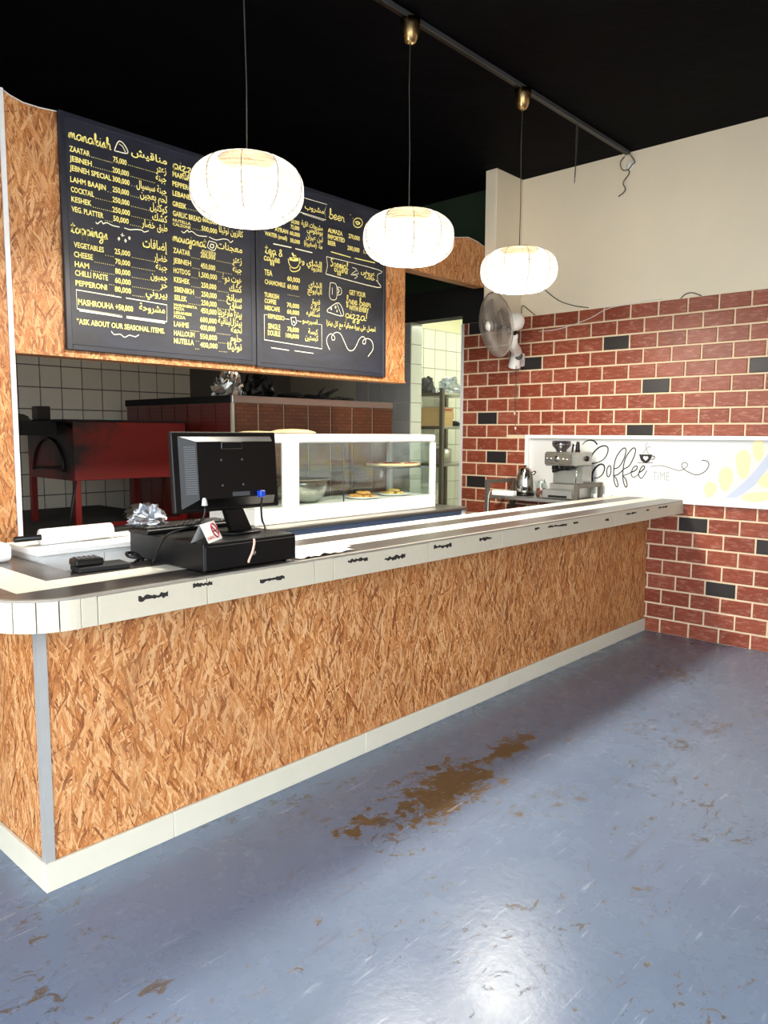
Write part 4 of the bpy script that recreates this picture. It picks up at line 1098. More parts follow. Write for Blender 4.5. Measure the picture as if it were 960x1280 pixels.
# ================================================================== OSB PARTITION AND BULKHEAD
YB = 3.915
part = thing('osb_partition', 'tall OSB board partition and bulkhead carrying the two chalk menu boards', 'partition', (1.5, 3.93, 0))
pbox(part, 'pillar_panel', (0.70, 1.522, YB, YB + 0.05, 0, 3.28), 'osb_up')
pbox(part, 'edge_strip', (1.523, 1.548, YB - 0.006, YB + 0.056, 0, 3.23), 'alu_white', bev=0.003)
poly = [(1.55, 2.0), (4.475, 2.0), (4.475, 2.872), (5.508, 2.872)]
topc = [(5.508, 3.20), (5.42, 3.222), (5.28, 3.236), (5.12, 3.205), (4.9, 3.17), (4.6, 3.17), (3.0, 3.19), (1.85, 3.20), (1.80, 3.198), (1.72, 3.190), (1.64, 3.190), (1.58, 3.205), (1.55, 3.218)]
b = bm_new(); add_prism(b, poly + topc, YB, YB + 0.02, axis='Y')
pobj(part, 'bulkhead_panel', b, 'osb_up')
pbox(part, 'soffit_board', (1.55, 4.475, YB - 0.012, YB + 0.12, 1.986, 1.9995), 'osb_up')
pbox(part, 'soffit_board', (4.476, 5.508, YB - 0.004, YB + 0.10, 2.860, 2.8715), 'osb_up')
ptube(part, 'top_edging', [(x, YB + 0.003, z + 0.003) for x, z in topc], 0.0035, 'alu_white', n=6)

# chalk menu boards
YT = YB - 0.0235
def to_board(x, z): return (x, YT, z)
def menu_board(x0, x1, z0, z1, label, sections):
    r = thing('menu_board', label, 'menu board', ((x0 + x1) / 2, YB - 0.01, z0))
    fw = 0.03
    pn = pbox(r, 'chalk_panel', (x0 + fw * 0.8, x1 - fw * 0.8, YB - 0.022, YB - 0.002, z0 + fw * 0.8, z1 - fw * 0.8), 'chalk')
    for d in ((x0, x0 + fw, z0, z1), (x1 - fw, x1, z0, z1), (x0 + fw, x1 - fw, z0, z0 + fw), (x0 + fw, x1 - fw, z1 - fw, z1)):
        pbox(r, 'frame_rail', (d[0], d[1], YB - 0.027, YB - 0.001, d[2], d[3]), 'chalk_frame', bev=0.003)
    for s in sections:
        dots = bm_new()
        for kind, tx, a, c, z, cap in MENU_TEXT[s]:
            if kind == 'D':
                n = max(2, int((c - a) / 0.011))
                for i in range(n):
                    x = a + (c - a) * (i + 0.5) / n
                    add_poly(dots, [to_board(x - .0018, z - .0018), to_board(x + .0018, z - .0018), to_board(x + .0018, z + .0018), to_board(x - .0018, z + .0018)])
                continue
            q = bm_new()
            if kind == 'L': put_text(q, tx, a, c, z - .001, cap * (1.14 if cap > 0.019 else 0.98), to_board, bold=0.022)
            elif kind == 'A': put_text(q, tx, a, c, z + 0.004, cap * 1.1, to_board, arabic=True, bold=0.016)
            else: put_script(q, tx, a, c, z, cap * 1.3, to_board, w=0.006)
            sub(obj('heading' if kind == 'S' else 'menu_line', q, 'chalk_ink'), pn)
        if len(dots.verts):
            o_ = sub(obj('leader_dots', dots, 'chalk_ink'), pn); o_['kind'] = 'stuff'
        for w, pts in MENU_STROKES[s]:
            q = bm_new()
            straight = s in ('espresso', 'drinks') or (s == 'toppings' and w != .004) or len(pts) < 4
            add_ribbon(q, pts, w, w, to_board, smooth=not straight)
            sub(obj('chalk_stroke', q, 'chalk_white' if s not in ('tea_and_coffee', 'beer') else 'chalk_ink'), pn)
    return r
menu_board(1.802, 3.020, 2.022, 3.205, 'dark chalk menu board headed manakish, toppings and pizzas, with a boxed line', ['manakish', 'toppings', 'pizzas', 'mouajanat'])
menu_board(3.028, 4.232, 2.016, 3.215, 'dark chalk menu board with tea and coffee, beer and special offers', ['drinks', 'tea_and_coffee', 'espresso', 'beer', 'special_offers'])

# ================================================================== COFFEE SIGN ON THE BRICK WALL
sign = thing('coffee_sign', 'white wall panel reading Coffee Time with a cup and pale yellow wheat', 'sign', (WX - 0.01, 2.2, 1.062))
SX = WX + 0.002
pbox(sign, 'backing_board', (SX, WX + 0.0065, PAN[0] + .004, PAN[1] - .004, PAN[2] + .004, PAN[3] - .004), 'white_matt')
pbox(sign, 'frame_rail', (WX - 0.035, SX, PAN[0], PAN[1], PAN[3] - 0.030, PAN[3] - .001), 'white')
pbox(sign, 'frame_rail', (WX - 0.035, SX, PAN[0], 2.256, PAN[2] + .001, PAN[2] + 0.036), 'white')
pbox(sign, 'frame_rail', (WX - 0.035, SX, 2.852, PAN[1], PAN[2] + .001, PAN[2] + 0.036), 'white')
pbox(sign, 'frame_rail', (WX - 0.035, SX, PAN[1] - 0.035, PAN[1] - .001, PAN[2] + .036, PAN[3] - .030), 'white')
pbox(sign, 'frame_rail', (WX - 0.035, SX, PAN[0] + .001, PAN[0] + 0.035, PAN[2] + .036, PAN[3] - .030), 'white')
def to_sign(y, z): return (SX - 0.0012, y, z)
def to_sign2(y, z): return (SX - 0.0018, y, z)
def to_sign0(y, z): return (SX - 0.0007, y, z)
for w0, w1, pts in COFFEE_STROKES:
    q = bm_new(); add_ribbon(q, pts, w0 * 1.35 + .001, w1 * 1.35 + .001, to_sign); pobj(sign, 'script_stroke', q, 'ink')
q = bm_new(); add_ribbon(q, HANDLE, 0.008, 0.006, to_sign); pobj(sign, 'cup_handle_emblem', q, 'ink')
q = bm_new(); add_poly(q, [to_sign(*p) for p in CUP]); pobj(sign, 'cup_emblem', q, 'ink')
q = bm_new(); add_poly(q, [to_sign2(*p) for p in HEART]); pobj(sign, 'heart_emblem', q, 'white_matt')
q = bm_new()
(ty0, tz0), (ty1, _z), (_y, tz1) = TIME_BOX
put_text(q, 'TIME', ty0, ty1, tz0, tz1 - tz0, to_sign, bold=-0.006)
pobj(sign, 'time_lettering', q, 'ink_grey')
zc0, zc1 = PAN[2] + .037, PAN[3] - .031
for lf in LEAVES:
    q = bm_new(); add_poly(q, [to_sign0(max(PAN[0] + .036, y), min(zc1, max(zc0, z))) for y, z in lf]); pobj(sign, 'wheat_leaf', q, 'leaf')
q = bm_new(); add_poly(q, [to_sign(max(PAN[0] + .036, y), min(zc1, max(zc0, z))) for y, z in STEM]); pobj(sign, 'wheat_stem', q, 'stem')
for i in range(5):   # further leaves past the edge of the picture
    y = 1.42 - i * 0.13
    q = bm_new()
    add_poly(q, [to_sign0(y + 0.045 * math.cos(a), (1.35 if i % 2 else 1.22) + 0.09 * math.sin(a)) for a in [k * PI / 6 for k in range(12)]])
    pobj(sign, 'wheat_leaf', q, 'leaf')

# ================================================================== PENDANT LAMPS AND TRACK
track = thing('light_track', 'thin black track running along the ceiling above the bar counter', 'track', (3.9, 2.82, CEIL))
pbox(track, 'rail', (1.2, WX - 0.03, 2.805, 2.835, CEIL - 0.026, CEIL), 'blackmetal')
pbox(track, 'rail_lip', (1.2, WX - 0.03, 2.797, 2.803, CEIL - 0.030, CEIL - 0.004), 'vent')
def pendant_parts():
    pass
prof_sh = []
for i in range(17):
    t = -PI / 2 + 0.62 + (PI - 0.62 - 0.42) * i / 16
    c, s = math.cos(t), math.sin(t)
    ex = 0.80
    prof_sh.append((0.252 * (abs(c) ** ex), 0.145 * math.copysign(abs(s) ** ex, s)))
first = None
def make_pendant(x, label):
    r = thing('pendant_lamp', label, 'lamp', (x, 2.82, 2.67), group='pendant lamps over the bar')
    o_ = lathe_part('lamp_shade', prof_sh, 'shade', r, n=48)
    r0, z0 = prof_sh[0]
    for k in range(10):
        a = 2 * PI * k / 10 + 0.2
        b = bm_new(); add_tube(b, [((pr + .0015) * math.cos(a), (pr + .0015) * math.sin(a), pz) for pr, pz in prof_sh], 0.0016, 5)
        obj('shade_rib', b, 'cord_grey', o_)
    b = bm_new(); add_tube(b, [((r0 + .001) * math.cos(2 * PI * k / 36), (r0 + .001) * math.sin(2 * PI * k / 36), z0) for k in range(36)], 0.0022, 5, closed=True)
    obj('shade_rim', b, 'cord_grey', o_)
    b = bm_new(); add_lathe(b, [(0, z0 + 0.012), (r0 * 0.6, z0 + 0.004), (r0 - 0.003, z0 + 0.001)], n=32)
    obj('glow_diffuser', b, 'diffuser', r)
    b = bm_new(); add_lathe(b, [(0, z0 + 0.024), (r0 * 0.6, z0 + 0.016), (r0 - 0.004, z0 + 0.012), (r0 - 0.004, z0 + 0.009), (r0 * 0.6, z0 + 0.012), (0, z0 + 0.020)], n=32)
    obj('light_block_plate', b, 'steel_dull', r)  # added plate, keeps the diffuser's upward glow off the shade
    ld = bpy.data.lights.new('bulb', 'POINT'); ld.energy = PENDANT_BULB; ld.color = (1.0, 0.90, 0.76); ld.shadow_soft_size = 0.05
    lo = bpy.data.objects.new('bulb', ld); COL.objects.link(lo); lo.parent = r; lo.location = (0, 0, 0.0)
    zt = prof_sh[-1][1]; rt = prof_sh[-1][0]
    b = bm_new(); add_lathe(b, [(0, zt + 0.012), (0.03, zt + 0.012), (rt + 0.002, zt + 0.001), (rt + .002, zt - 0.004)], n=24)
    obj('top_cap', b, 'brass', r)
    top_z = CEIL - 2.67 - 0.026
    b = bm_new(); add_tube(b, [(0, 0, zt + 0.012), (0.004, 0, 0.45), (-0.003, 0.002, 0.8), (0, 0, top_z - 0.10)], 0.003, 6)
    obj('cord', b, 'cord_grey', r)
    b = bm_new(); add_lathe(b, [(0, top_z - 0.125), (0.012, top_z - 0.123), (0.03, top_z - 0.112), (0.045, top_z - 0.08), (0.052, top_z - 0.03), (0.055, top_z)], n=24, cap1=True)
    obj('ceiling_canopy', b, 'brass', r)
    return r
make_pendant(2.150, 'woven white pendant lamp hanging in front of the menu boards join')
make_pendant(3.250, 'woven white pendant lamp hanging in front of the beer menu corner')
make_pendant(4.362, 'woven white pendant lamp hanging in front of the plaster pilaster')

# chain hanging from the track
ch = thing('hanging_chain', 'dark thin chain hanging in a loop from the ceiling track', 'chain', (5.078, 2.82, 3.05))
for side in (-1, 1):
    n = 34
    for i in range(n):
        z = CEIL - 0.03 - (0.40 if side < 0 else 0.36) * (i + 0.5) / n
        x = 5.078; y = 2.82 + side * 0.006 + (0.016 * (i / n) if side < 0 else 0)
        b = bm_new()
        a = [(0.0045 * math.cos(t), 0, 0.0085 * math.sin(t)) if i % 2 else (0, 0.0045 * math.cos(t), 0.0085 * math.sin(t)) for t in [2 * PI * k / 6 for k in range(6)]]
        add_tube(b, [(x + p[0], y + p[1], z + p[2]) for p in a], 0.0016, 4, closed=True)
        pobj(ch, 'chain_link', b, 'cord_grey')
# loose wires at the wall end of the track
wr = thing('loose_wires', 'curled loose wires and a round cover hanging off the plaster wall', 'wire', (5.91, 2.81, 3.74))
plathe(wr, 'round_cover', [(0, 0.018), (0.03, 0.016), (0.036, 0.0)], 'white', origin=(WX, 2.808, 3.728), n=20, mat4=Matrix.Rotation(-PI / 2, 4, 'Y'))
ptube(wr, 'wire', [(5.90, 2.85, 3.80), (5.89, 2.88, 3.76), (5.89, 2.86, 3.70), (5.89, 2.81, 3.69), (5.89, 2.78, 3.72), (5.895, 2.76, 3.74), (5.90, 2.80, 3.80)], 0.004, 'cord_grey', n=6, sm=4)
ptube(wr, 'wire', [(5.89, 2.81, 3.69), (5.885, 2.80, 3.655), (5.89, 2.85, 3.60), (5.89, 2.83, 3.55), (5.89, 2.845, 3.52), (5.89, 2.885, 3.50)], 0.004, 'cord_grey', n=6, sm=4)
# cables across the plaster and brick
def cable(label, pts, r=0.004, mat='cord_grey', name='wall_cable'):
    return tag(tube_part(name, pts, r, mat, n=6, sm=4), label, 'cable')
X1 = WX - 0.007
cable('thin cable sagging over the plaster to the brick top', [(X1, 3.56, 2.86), (X1, 3.42, 2.75), (X1, 3.28, 2.69), (X1, 3.13, 2.655)])
cable('thin cable swooping from the fan across the top brick rows', [(X1, 3.60, 2.50), (X1, 3.45, 2.50), (X1, 3.30, 2.52), (X1, 3.10, 2.57), (X1, 2.92, 2.635), (X1, 2.5, 2.652)], 0.0035, 'cord_white')
cable('short bent wire loop standing out at the brick top edge', [(X1, 2.355, 2.642), (X1, 2.32, 2.67), (X1, 2.27, 2.675), (X1, 2.20, 2.645)], 0.004)
# ================================================================== WALL FAN
fan = thing('wall_fan', 'grey caged wall fan with white motor mounted above the brickwork end', 'fan', (5.9, 3.72, 2.30))
fc = Vector((5.305, 3.64, 2.495)); fn = Vector((-0.86, 0.46, -0.20)).normalized()
rot = fn.to_track_quat('Z', 'Y').to_matrix().to_4x4()
FR = Matrix.Translation(fc) @ rot
RR = 0.262
def fpt(r, a, h): return FR @ Vector((r * math.cos(a), r * math.sin(a), h))
def cage(hf, name):
    b = bm_new()
    for k in range(84):
        a = 2 * PI * k / 84
        add_tube(b, [fpt(0.045, a, hf), fpt(0.12, a, hf * 0.92), fpt(0.2, a, hf * 0.66), fpt(0.245, a, hf * 0.3), fpt(RR, a, 0)], 0.0018, 3, caps=False)
    for rr, h in ((0.12, 0.92), (0.2, 0.66)):
        add_tube(b, [fpt(rr, 2 * PI * k / 32, hf * h) for k in range(32)], 0.0017, 4, closed=True)
    return pobj(fan, name, b, 'fan_wire')
cage(0.075, 'front_grille'); cage(-0.075, 'rear_grille')
b = bm_new(); add_tube(b, [fpt(RR, 2 * PI * k / 48, 0) for k in range(48)], 0.005, 6, closed=True); pobj(fan, 'grille_ring', b, 'fan_wire')
for k in range(3):
    b = bm_new()
    a0 = 2 * PI * k / 3
    rows = []
    for i in range(6):
        rr = 0.04 + (0.22 - 0.04) * i / 5
        w0, w1 = a0 - 0.1 - 0.3 * (i / 5), a0 + 0.55 + 0.15 * math.sin(i / 5 * PI)
        rows.append([b.verts.new(fpt(rr, w0 + (w1 - w0) * j / 4, -0.025 + 0.05 * j / 4)) for j in range(5)])
    for i in range(5):
        for j in range(4):
            f = b.faces.new((rows[i][j], rows[i][j + 1], rows[i + 1][j + 1], rows[i + 1][j])); f.smooth = True
    pobj(fan, 'blade', b, 'fan_blade')
plathe(fan, 'hub_cap', [(0, 0.092), (0.025, 0.088), (0.042, 0.072), (0.046, 0.05)], 'white', mat4=FR, n=24)
plathe(fan, 'blade_hub', [(0.0, 0.045), (0.035, 0.04), (0.038, -0.05), (0, -0.06)], 'vent', mat4=FR, n=20)
plathe(fan, 'motor_housing', [(0, -0.255), (0.04, -0.25), (0.068, -0.225), (0.078, -0.18), (0.08, -0.09), (0.07, -0.078), (0, -0.078)], 'white', mat4=FR, n=28)
mt = FR @ Vector((0, 0, -0.17))
ptube(fan, 'tilt_joint', [mt + Vector((0, 0, -0.06)), mt + Vector((0.03, 0.02, -0.12))], 0.028, 'black', n=14)
p0 = mt + Vector((0.0, 0.0, -0.11))
neck = smooth_pts([p0, p0 + Vector((0.07, 0.05, -0.07)), Vector((5.70, 3.69, 2.31)), Vector((5.77, 3.75, 2.215)), Vector((5.785, 3.762, 2.185))], 5)
b = bm_new(); add_tube(b, neck, [(0.036 + 0.022 * (i / (len(neck) - 1))) * (1 if i < len(neck) - 5 else (1 - ((i - len(neck) + 5) / 5) ** 2) ** .5 + .05) for i in range(len(neck))], 16); pobj(fan, 'arm_body', b, 'white')
b = bm_new(); add_box(b, 5.80, WX - 0.001, 3.735, 3.815, 2.20, 2.32, bev=0.015, seg=3); pobj(fan, 'wall_bracket', b, 'white')
dvec = Vector((-0.72, -0.6, 0.05)).normalized()
dm = Matrix.Translation(Vector((5.742, 3.700, 2.275)) + dvec * 0.04) @ dvec.to_track_quat('Z', 'Y').to_matrix().to_4x4()
plathe(fan, 'control_dial', [(0, 0.022), (0.026, 0.02), (0.034, 0.008), (0.036, 0.0)], 'vent', mat4=dm, n=20)
for i, (dx, dz) in enumerate(((0.0, 0.0), (-0.028, -0.10))):
    x, y = 5.74 + dx * 0.6, 3.72 + dx * 0.8
    zb = 1.79 + dz * 1.3
    pc = ptube(fan, 'pull_cord', [(x, y, 2.20), (x, y, zb)], 0.0022, 'cord_grey', n=5)
    sub(lathe_part('cord_bead', [(0, -0.018), (0.008, -0.012), (0.009, 0), (0.004, 0.012), (0, 0.014)], 'pink', origin=(x, y, zb - 0.01), n=10), pc)
ptube(fan, 'power_cord', [fpt(0.06, 1.2, -0.24), Vector((5.80, 3.70, 2.72)), Vector((5.90, 3.66, 2.66)), Vector((5.912, 3.64, 2.645))], 0.004, 'cord_grey', n=6, sm=5)

# ================================================================== COFFEE TABLE
TZ = 1.068
tb = thing('steel_table', 'stainless steel side table with guard rails standing against the brick wall', 'table', (5.68, 3.37, 0))
pbox(tb, 'table_top', (5.45, 5.880, 2.93, 3.82, TZ - 0.03, TZ), 'steel', bev=0.003)
pbox(tb, 'lower_shelf', (5.47, 5.875, 2.95, 3.80, 0.30, 0.325), 'steel')
for x in (5.465, 5.868):
    for y in (2.945, 3.805):
        pbox(tb, 'leg', (x - 0.017, x + 0.017, y - 0.017, y + 0.017, 0, 1.20), 'steel_dull', bev=0.002)
for y in (2.945, 3.805):
    pbox(tb, 'guard_rail', (5.483, 5.85, y - 0.012, y + 0.012, 1.165, 1.199), 'steel_dull', bev=0.002)
# espresso machine
em = thing('espresso_machine', 'stainless espresso machine with bean hopper standing on the steel table', 'espresso machine', (5.66, 3.13, TZ))
def ebox(name, x0, x1, y0, y1, z0, z1, mat, bev=0.004):
    return pbox(em, name, (x0, x1, y0, y1, TZ + z0, TZ + z1), mat, bev=bev)
ebox('drip_tray', 5.50, 5.62, 3.00, 3.28, 0.004, 0.075, 'steel')
ebox('tray_slot', 5.497, 5.501, 3.05, 3.22, 0.012, 0.030, 'black', 0)
ebox('base_block', 5.62, 5.82, 3.00, 3.28, 0.004, 0.12, 'steel')
ebox('back_body', 5.67, 5.82, 3.00, 3.28, 0.12, 0.27, 'steel')
ebox('head_body', 5.53, 5.82, 3.00, 3.28, 0.27, 0.385, 'steel', 0.008)
cp_ = ebox('control_panel', 5.518, 5.531, 3.03, 3.275, 0.285, 0.372, 'steel_dull', 0.003)
for y, r_ in ((3.06, 0.011), (3.10, 0.013), (3.155, 0.026), (3.21, 0.013), (3.25, 0.011)):
    sub(lathe_part('button', [(0, 0.012), (r_ * 0.85, 0.010), (r_, 0.0)], 'chrome', origin=(5.518, y, TZ + 0.33), n=16, mat4=Matrix.Rotation(-PI / 2, 4, 'Y')), cp_)
plathe(em, 'group_head', [(0.0, 0.0), (0.04, 0.0), (0.04, 0.04), (0.0, 0.04)], 'black', origin=(5.60, 3.13, TZ + 0.235), n=20)
ptube(em, 'portafilter_handle', [(5.60, 3.13, TZ + 0.245), (5.52, 3.14, TZ + 0.24), (5.45, 3.15, TZ + 0.232)], [0.012, 0.012, 0.015], 'black', n=10)
plathe(em, 'grinder_cradle', [(0.0, 0.0), (0.03, 0.0), (0.026, 0.03), (0.0, 0.03)], 'black', origin=(5.60, 3.22, TZ + 0.24), n=16)
ptube(em, 'steam_wand', [(5.60, 3.02, TZ + 0.27), (5.585, 3.012, TZ + 0.22), (5.57, 3.015, TZ + 0.12)], 0.005, 'chrome', n=8)
plathe(em, 'steam_dial', [(0, 0.02), (0.02, 0.018), (0.024, 0)], 'black', origin=(5.72, 3.0, TZ + 0.33), n=16, mat4=Matrix.Rotation(PI / 2, 4, 'X'))
plathe(em, 'bean_hopper', [(0.04, 0.385), (0.045, 0.40), (0.075, 0.435), (0.078, 0.462), (0.0, 0.464)], 'hopper', origin=(5.66, 3.20, TZ), n=24)
plathe(em, 'hopper_lid', [(0.0, 0.474), (0.07, 0.474), (0.08, 0.464), (0.0, 0.4641)], 'black', origin=(5.66, 3.20, TZ), n=24)
plathe(em, 'tamper', [(0.0, 0.47), (0.012, 0.468), (0.015, 0.44), (0.016, 0.405), (0.022, 0.386), (0.0, 0.3855)], 'black', origin=(5.68, 3.06, TZ), n=16)
tj = plathe(None or em, 'milk_jug', [(0.0, 0.386), (0.03, 0.386), (0.028, 0.41), (0.024, 0.44), (0.027, 0.45)], 'chrome', origin=(5.76, 3.13, TZ), n=18)
# kettle
kt = thing('electric_kettle', 'polished steel electric kettle with black handle on the steel table', 'kettle', (5.64, 3.535, TZ))
kt.scale = (1.14, 1.14, 1.1)
lathe_part('base_plate', [(0, 0.001), (0.072, 0.001), (0.074, 0.012), (0.07, 0.022), (0, 0.022)], 'black', kt, n=28)
lathe_part('kettle_body', [(0, 0.0225), (0.066, 0.0225), (0.071, 0.04), (0.070, 0.09), (0.063, 0.15), (0.052, 0.19), (0.047, 0.202)], 'chrome', kt, n=36)
lathe_part('lid', [(0.047, 0.2025), (0.036, 0.216), (0.016, 0.223), (0, 0.224)], 'chrome', kt, n=28)
lathe_part('lid_knob', [(0.0, 0.24), (0.009, 0.237), (0.011, 0.225), (0, 0.2245)], 'black', kt, n=14)
tube_part('handle', [(0.03, 0.035, 0.208), (0.052, 0.062, 0.20), (0.066, 0.075, 0.16), (0.064, 0.075, 0.10), (0.05, 0.05, 0.06)], [0.011] * 21, 'black', kt, n=10, sm=5)
b = bm_new(); add_lathe(b, [(0.0, 0.035), (0.012, 0.03), (0.017, 0.0), (0.0, -0.005)], n=12, mat4=Matrix.Translation((0.03, -0.047, 0.168)) @ Matrix.Rotation(0.8, 4, Vector((0.6, 0.5, 0)))); obj('spout', b, 'chrome', kt)
# jar of coffee
jr = thing('coffee_jar', 'glass jar half full of brown ground coffee beside the kettle', 'jar', (5.60, 3.345, TZ))
lathe_part('glass_wall', [(0, 0.001), (0.042, 0.001), (0.045, 0.01), (0.045, 0.10), (0.036, 0.118), (0.036, 0.13)], 'glass_jar', jr, n=24)
lathe_part('coffee_powder', [(0, 0.004), (0.041, 0.004), (0.042, 0.07), (0.02, 0.078), (0, 0.076)], 'coffee', jr, n=24)
lathe_part('lid', [(0.037, 0.118), (0.038, 0.131), (0.02, 0.142), (0.006, 0.144), (0.008, 0.156), (0, 0.158)], 'glass_jar', jr, n=20)
tube_part('spoon', [(0.0, 0.0, 0.06), (0.01, -0.012, 0.11), (0.018, -0.02, 0.15)], 0.003, 'chrome', jr, n=6)
tag(obj('sugar_jar', (lambda b: (add_lathe(b, [(0, 0.001), (0.032, 0.001), (0.034, 0.06), (0.03, 0.085), (0.022, 0.092), (0.022, 0.11), (0.008, 0.118), (0.009, 0.128), (0, 0.13)], n=20), b)[1])(bm_new()), 'glass_jar', loc=(5.72, 3.39, TZ)), 'small clear glass jar standing behind the coffee jar', 'jar')
# power strip
ps_ = thing('power_strip', 'white power strip lying at the end of the steel table', 'power strip', (5.51, 3.66, TZ))
b = bm_new(); add_box(b, -0.03, 0.03, -0.11, 0.11, 0.0005, 0.042, bev=0.006, seg=2); obj('strip_body', b, 'white', ps_)
for i in range(3):
    lathe_part('socket', [(0, 0.0422), (0.017, 0.0422), (0.019, 0.0435), (0.019, 0.042)], 'white_matt', ps_, origin=(0, -0.065 + 0.065 * i, 0.0003), n=16)
tag(tube_part('extension_cable', [(5.512, 3.776, TZ + 0.02), (5.49, 3.79, TZ + 0.03), (5.455, 3.775, TZ + 0.014), (5.432, 3.77, TZ - 0.04), (5.425, 3.77, TZ - 0.3), (5.42, 3.78, 0.3), (5.41, 3.81, 0.006), (5.38, 3.87, 0.005)], 0.004, 'cord_white', n=6, sm=5), 'white cord dropping from the power strip over the steel table edge', 'cable')

# ================================================================== INNER COUNTER AND DISPLAY CASE
IZ = 1.0
ic = thing('inner_counter', 'lower service counter with blue grey front and steel top behind the bar', 'counter', (3.9, 4.1, 0))
b = bm_new(); add_box(b, 2.35, 5.03, 3.70, 4.50, IZ - 0.028, IZ, bev=0.008, seg=2); pobj(ic, 'steel_top', b, 'steel')
pbox(ic, 'front_panel', (2.38, 4.985, 3.725, 3.745, 0.08, IZ - 0.029), 'blue_panel')
pbox(ic, 'end_post', (4.986, 5.03, 3.715, 3.76, 0.0, IZ - 0.029), 'white', bev=0.003)
pbox(ic, 'cabinet_body', (2.38, 5.02, 3.762, 4.48, 0.0, IZ - 0.029), 'white_matt')
# display case
CX0, CX1, CY0, CY1, CZ1 = 2.965, 4.80, 3.85, 4.36, 1.592
dc = thing('display_case', 'white framed glass display case holding flatbreads on the inner counter', 'display case', (3.9, 4.1, IZ))
def dbox(name, d, mat='white', bev=0.006, seg=2): return pbox(dc, name, d, mat, bev=bev, seg=seg)
dbox('base_plinth', (CX0, CX1, CY0, CY1, IZ + 0.002, IZ + 0.105))
dbox('roof_panel', (CX0, CX1, CY0, CY1, CZ1 - 0.062, CZ1), bev=0.02, seg=3)
for x in (CX0, CX1 - 0.045):
    dbox('corner_post', (x, x + 0.045, CY0, CY0 + 0.04, IZ + 0.106, CZ1 - 0.063))
    dbox('corner_post', (x, x + 0.045, CY1 - 0.04, CY1, IZ + 0.106, CZ1 - 0.063))
dbox('mullion', (3.205, 3.335, CY0 - 0.004, CY0 + 0.03, IZ + 0.100, CZ1 - 0.058))
def pane(d): return dbox('glass_pane', d, 'glass', bev=0)
pane((CX0 + 0.046, 3.204, CY0 + 0.014, CY0 + 0.018, IZ + 0.106, CZ1 - 0.063)); pane((3.336, CX1 - 0.046, CY0 + 0.014, CY0 + 0.018, IZ + 0.106, CZ1 - 0.063))
pane((CX0 + 0.018, CX0 + 0.022, CY0 + 0.042, CY1 - 0.042, IZ + 0.106, CZ1 - 0.063)); pane((CX1 - 0.022, CX1 - 0.018, CY0 + 0.042, CY1 - 0.042, IZ + 0.106, CZ1 - 0.063))
pane((CX0 + 0.046, 3.90, CY1 - 0.016, CY1 - 0.012, IZ + 0.106, CZ1 - 0.063)); pane((3.80, CX1 - 0.046, CY1 - 0.008, CY1 - 0.004, IZ + 0.106, CZ1 - 0.063))
SH = 1.334
pbox(dc, 'glass_shelf', (CX0 + 0.046, CX1 - 0.046, CY0 + 0.06, CY1 - 0.03, SH - 0.006, SH), 'glass')
pbox(dc, 'shelf_edge', (CX0 + 0.046, CX1 - 0.046, CY0 + 0.053, CY0 + 0.0595, SH - 0.007, SH + 0.001), 'vent')
ptube(dc, 'shelf_prop', [(3.80, CY0 + 0.05, IZ + 0.106), (3.80, CY0 + 0.05, CZ1 - 0.064)], 0.005, 'vent', n=8)
DZ = IZ + 0.1055
# glass bowl
bw = thing('mixing_bowl', 'large clear glass bowl inside the display case behind the white mullion', 'bowl', (3.55, 4.08, DZ))
lathe_part('bowl_wall', [(0, 0.002), (0.12, 0.004), (0.165, 0.05), (0.19, 0.12), (0.205, 0.165), (0.198, 0.166), (0.183, 0.12), (0.158, 0.055), (0.115, 0.012), (0, 0.010)], 'glass_bowl', bw, n=40)
lathe_part('bowl_rim', [(0.198, 0.162), (0.202, 0.172), (0.208, 0.172), (0.209, 0.162), (0.204, 0.158)], 'steel_dull', bw, n=40)
lathe_part('dough_filling', [(0, 0.014), (0.11, 0.015), (0.15, 0.05), (0.155, 0.058), (0.08, 0.072), (0, 0.068)], 'crust', bw, n=30)
# plates with pastries
def plate_of(label, x, y, r_, bits, mat_bits, z=DZ):
    p = thing('pastry_plate', label, 'plate', (x, y, z))
    lathe_part('plate', [(0, 0.001), (r_ * 0.7, 0.001), (r_, 0.014), (r_ * 0.98, 0.018), (r_ * 0.68, 0.006), (0, 0.006)], 'white', p, n=32)
    for i in range(bits):
        a = random.uniform(0, 2 * PI); rr = r_ * 0.62 * math.sqrt(random.random()); s = random.uniform(0.02, 0.032)
        lay = 0 if i < bits * 0.6 else 1
        if lay: rr *= 0.55
        lathe_part('pastry', [(0, 0), (s * 0.8, 0.002), (s, s * 0.35), (s * 0.75, s * 0.75), (0, s * 0.9)], mat_bits, p, origin=(rr * math.cos(a), rr * math.sin(a), 0.0065 + lay * 0.022), n=9)
    return p
plate_of('white plate heaped with golden pastries on the case floor', 4.10, 4.00, 0.135, 26, 'crust')
plate_of('white plate with flat cheese pastries on the case floor', 4.50, 4.04, 0.135, 14, 'cheese')
tr = thing('flatbread_tray', 'long flatbread with red topping on a tray on the glass shelf', 'flatbread', (4.53, 4.08, SH))
lathe_part('tray', [(0, 0.001), (0.23, 0.001), (0.24, 0.006), (0.0, 0.006)], 'steel_dull', tr, n=30)
lathe_part('bread_base', [(0, 0.0065), (0.215, 0.0065), (0.225, 0.018), (0.21, 0.028), (0.18, 0.022), (0, 0.022)], 'bread', tr, n=30)
for i in range(26):
    a = random.uniform(0, 2 * PI); rr = 0.19 * math.sqrt(random.random()); s = random.uniform(0.015, 0.028)
    lathe_part('topping', [(0, 0), (s, 0.001), (s * 0.8, s * 0.35), (0, s * 0.5)], random.choice(['tomato', 'tomato', 'cheese']), tr, origin=(rr * math.cos(a), rr * math.sin(a), 0.0215), n=8)
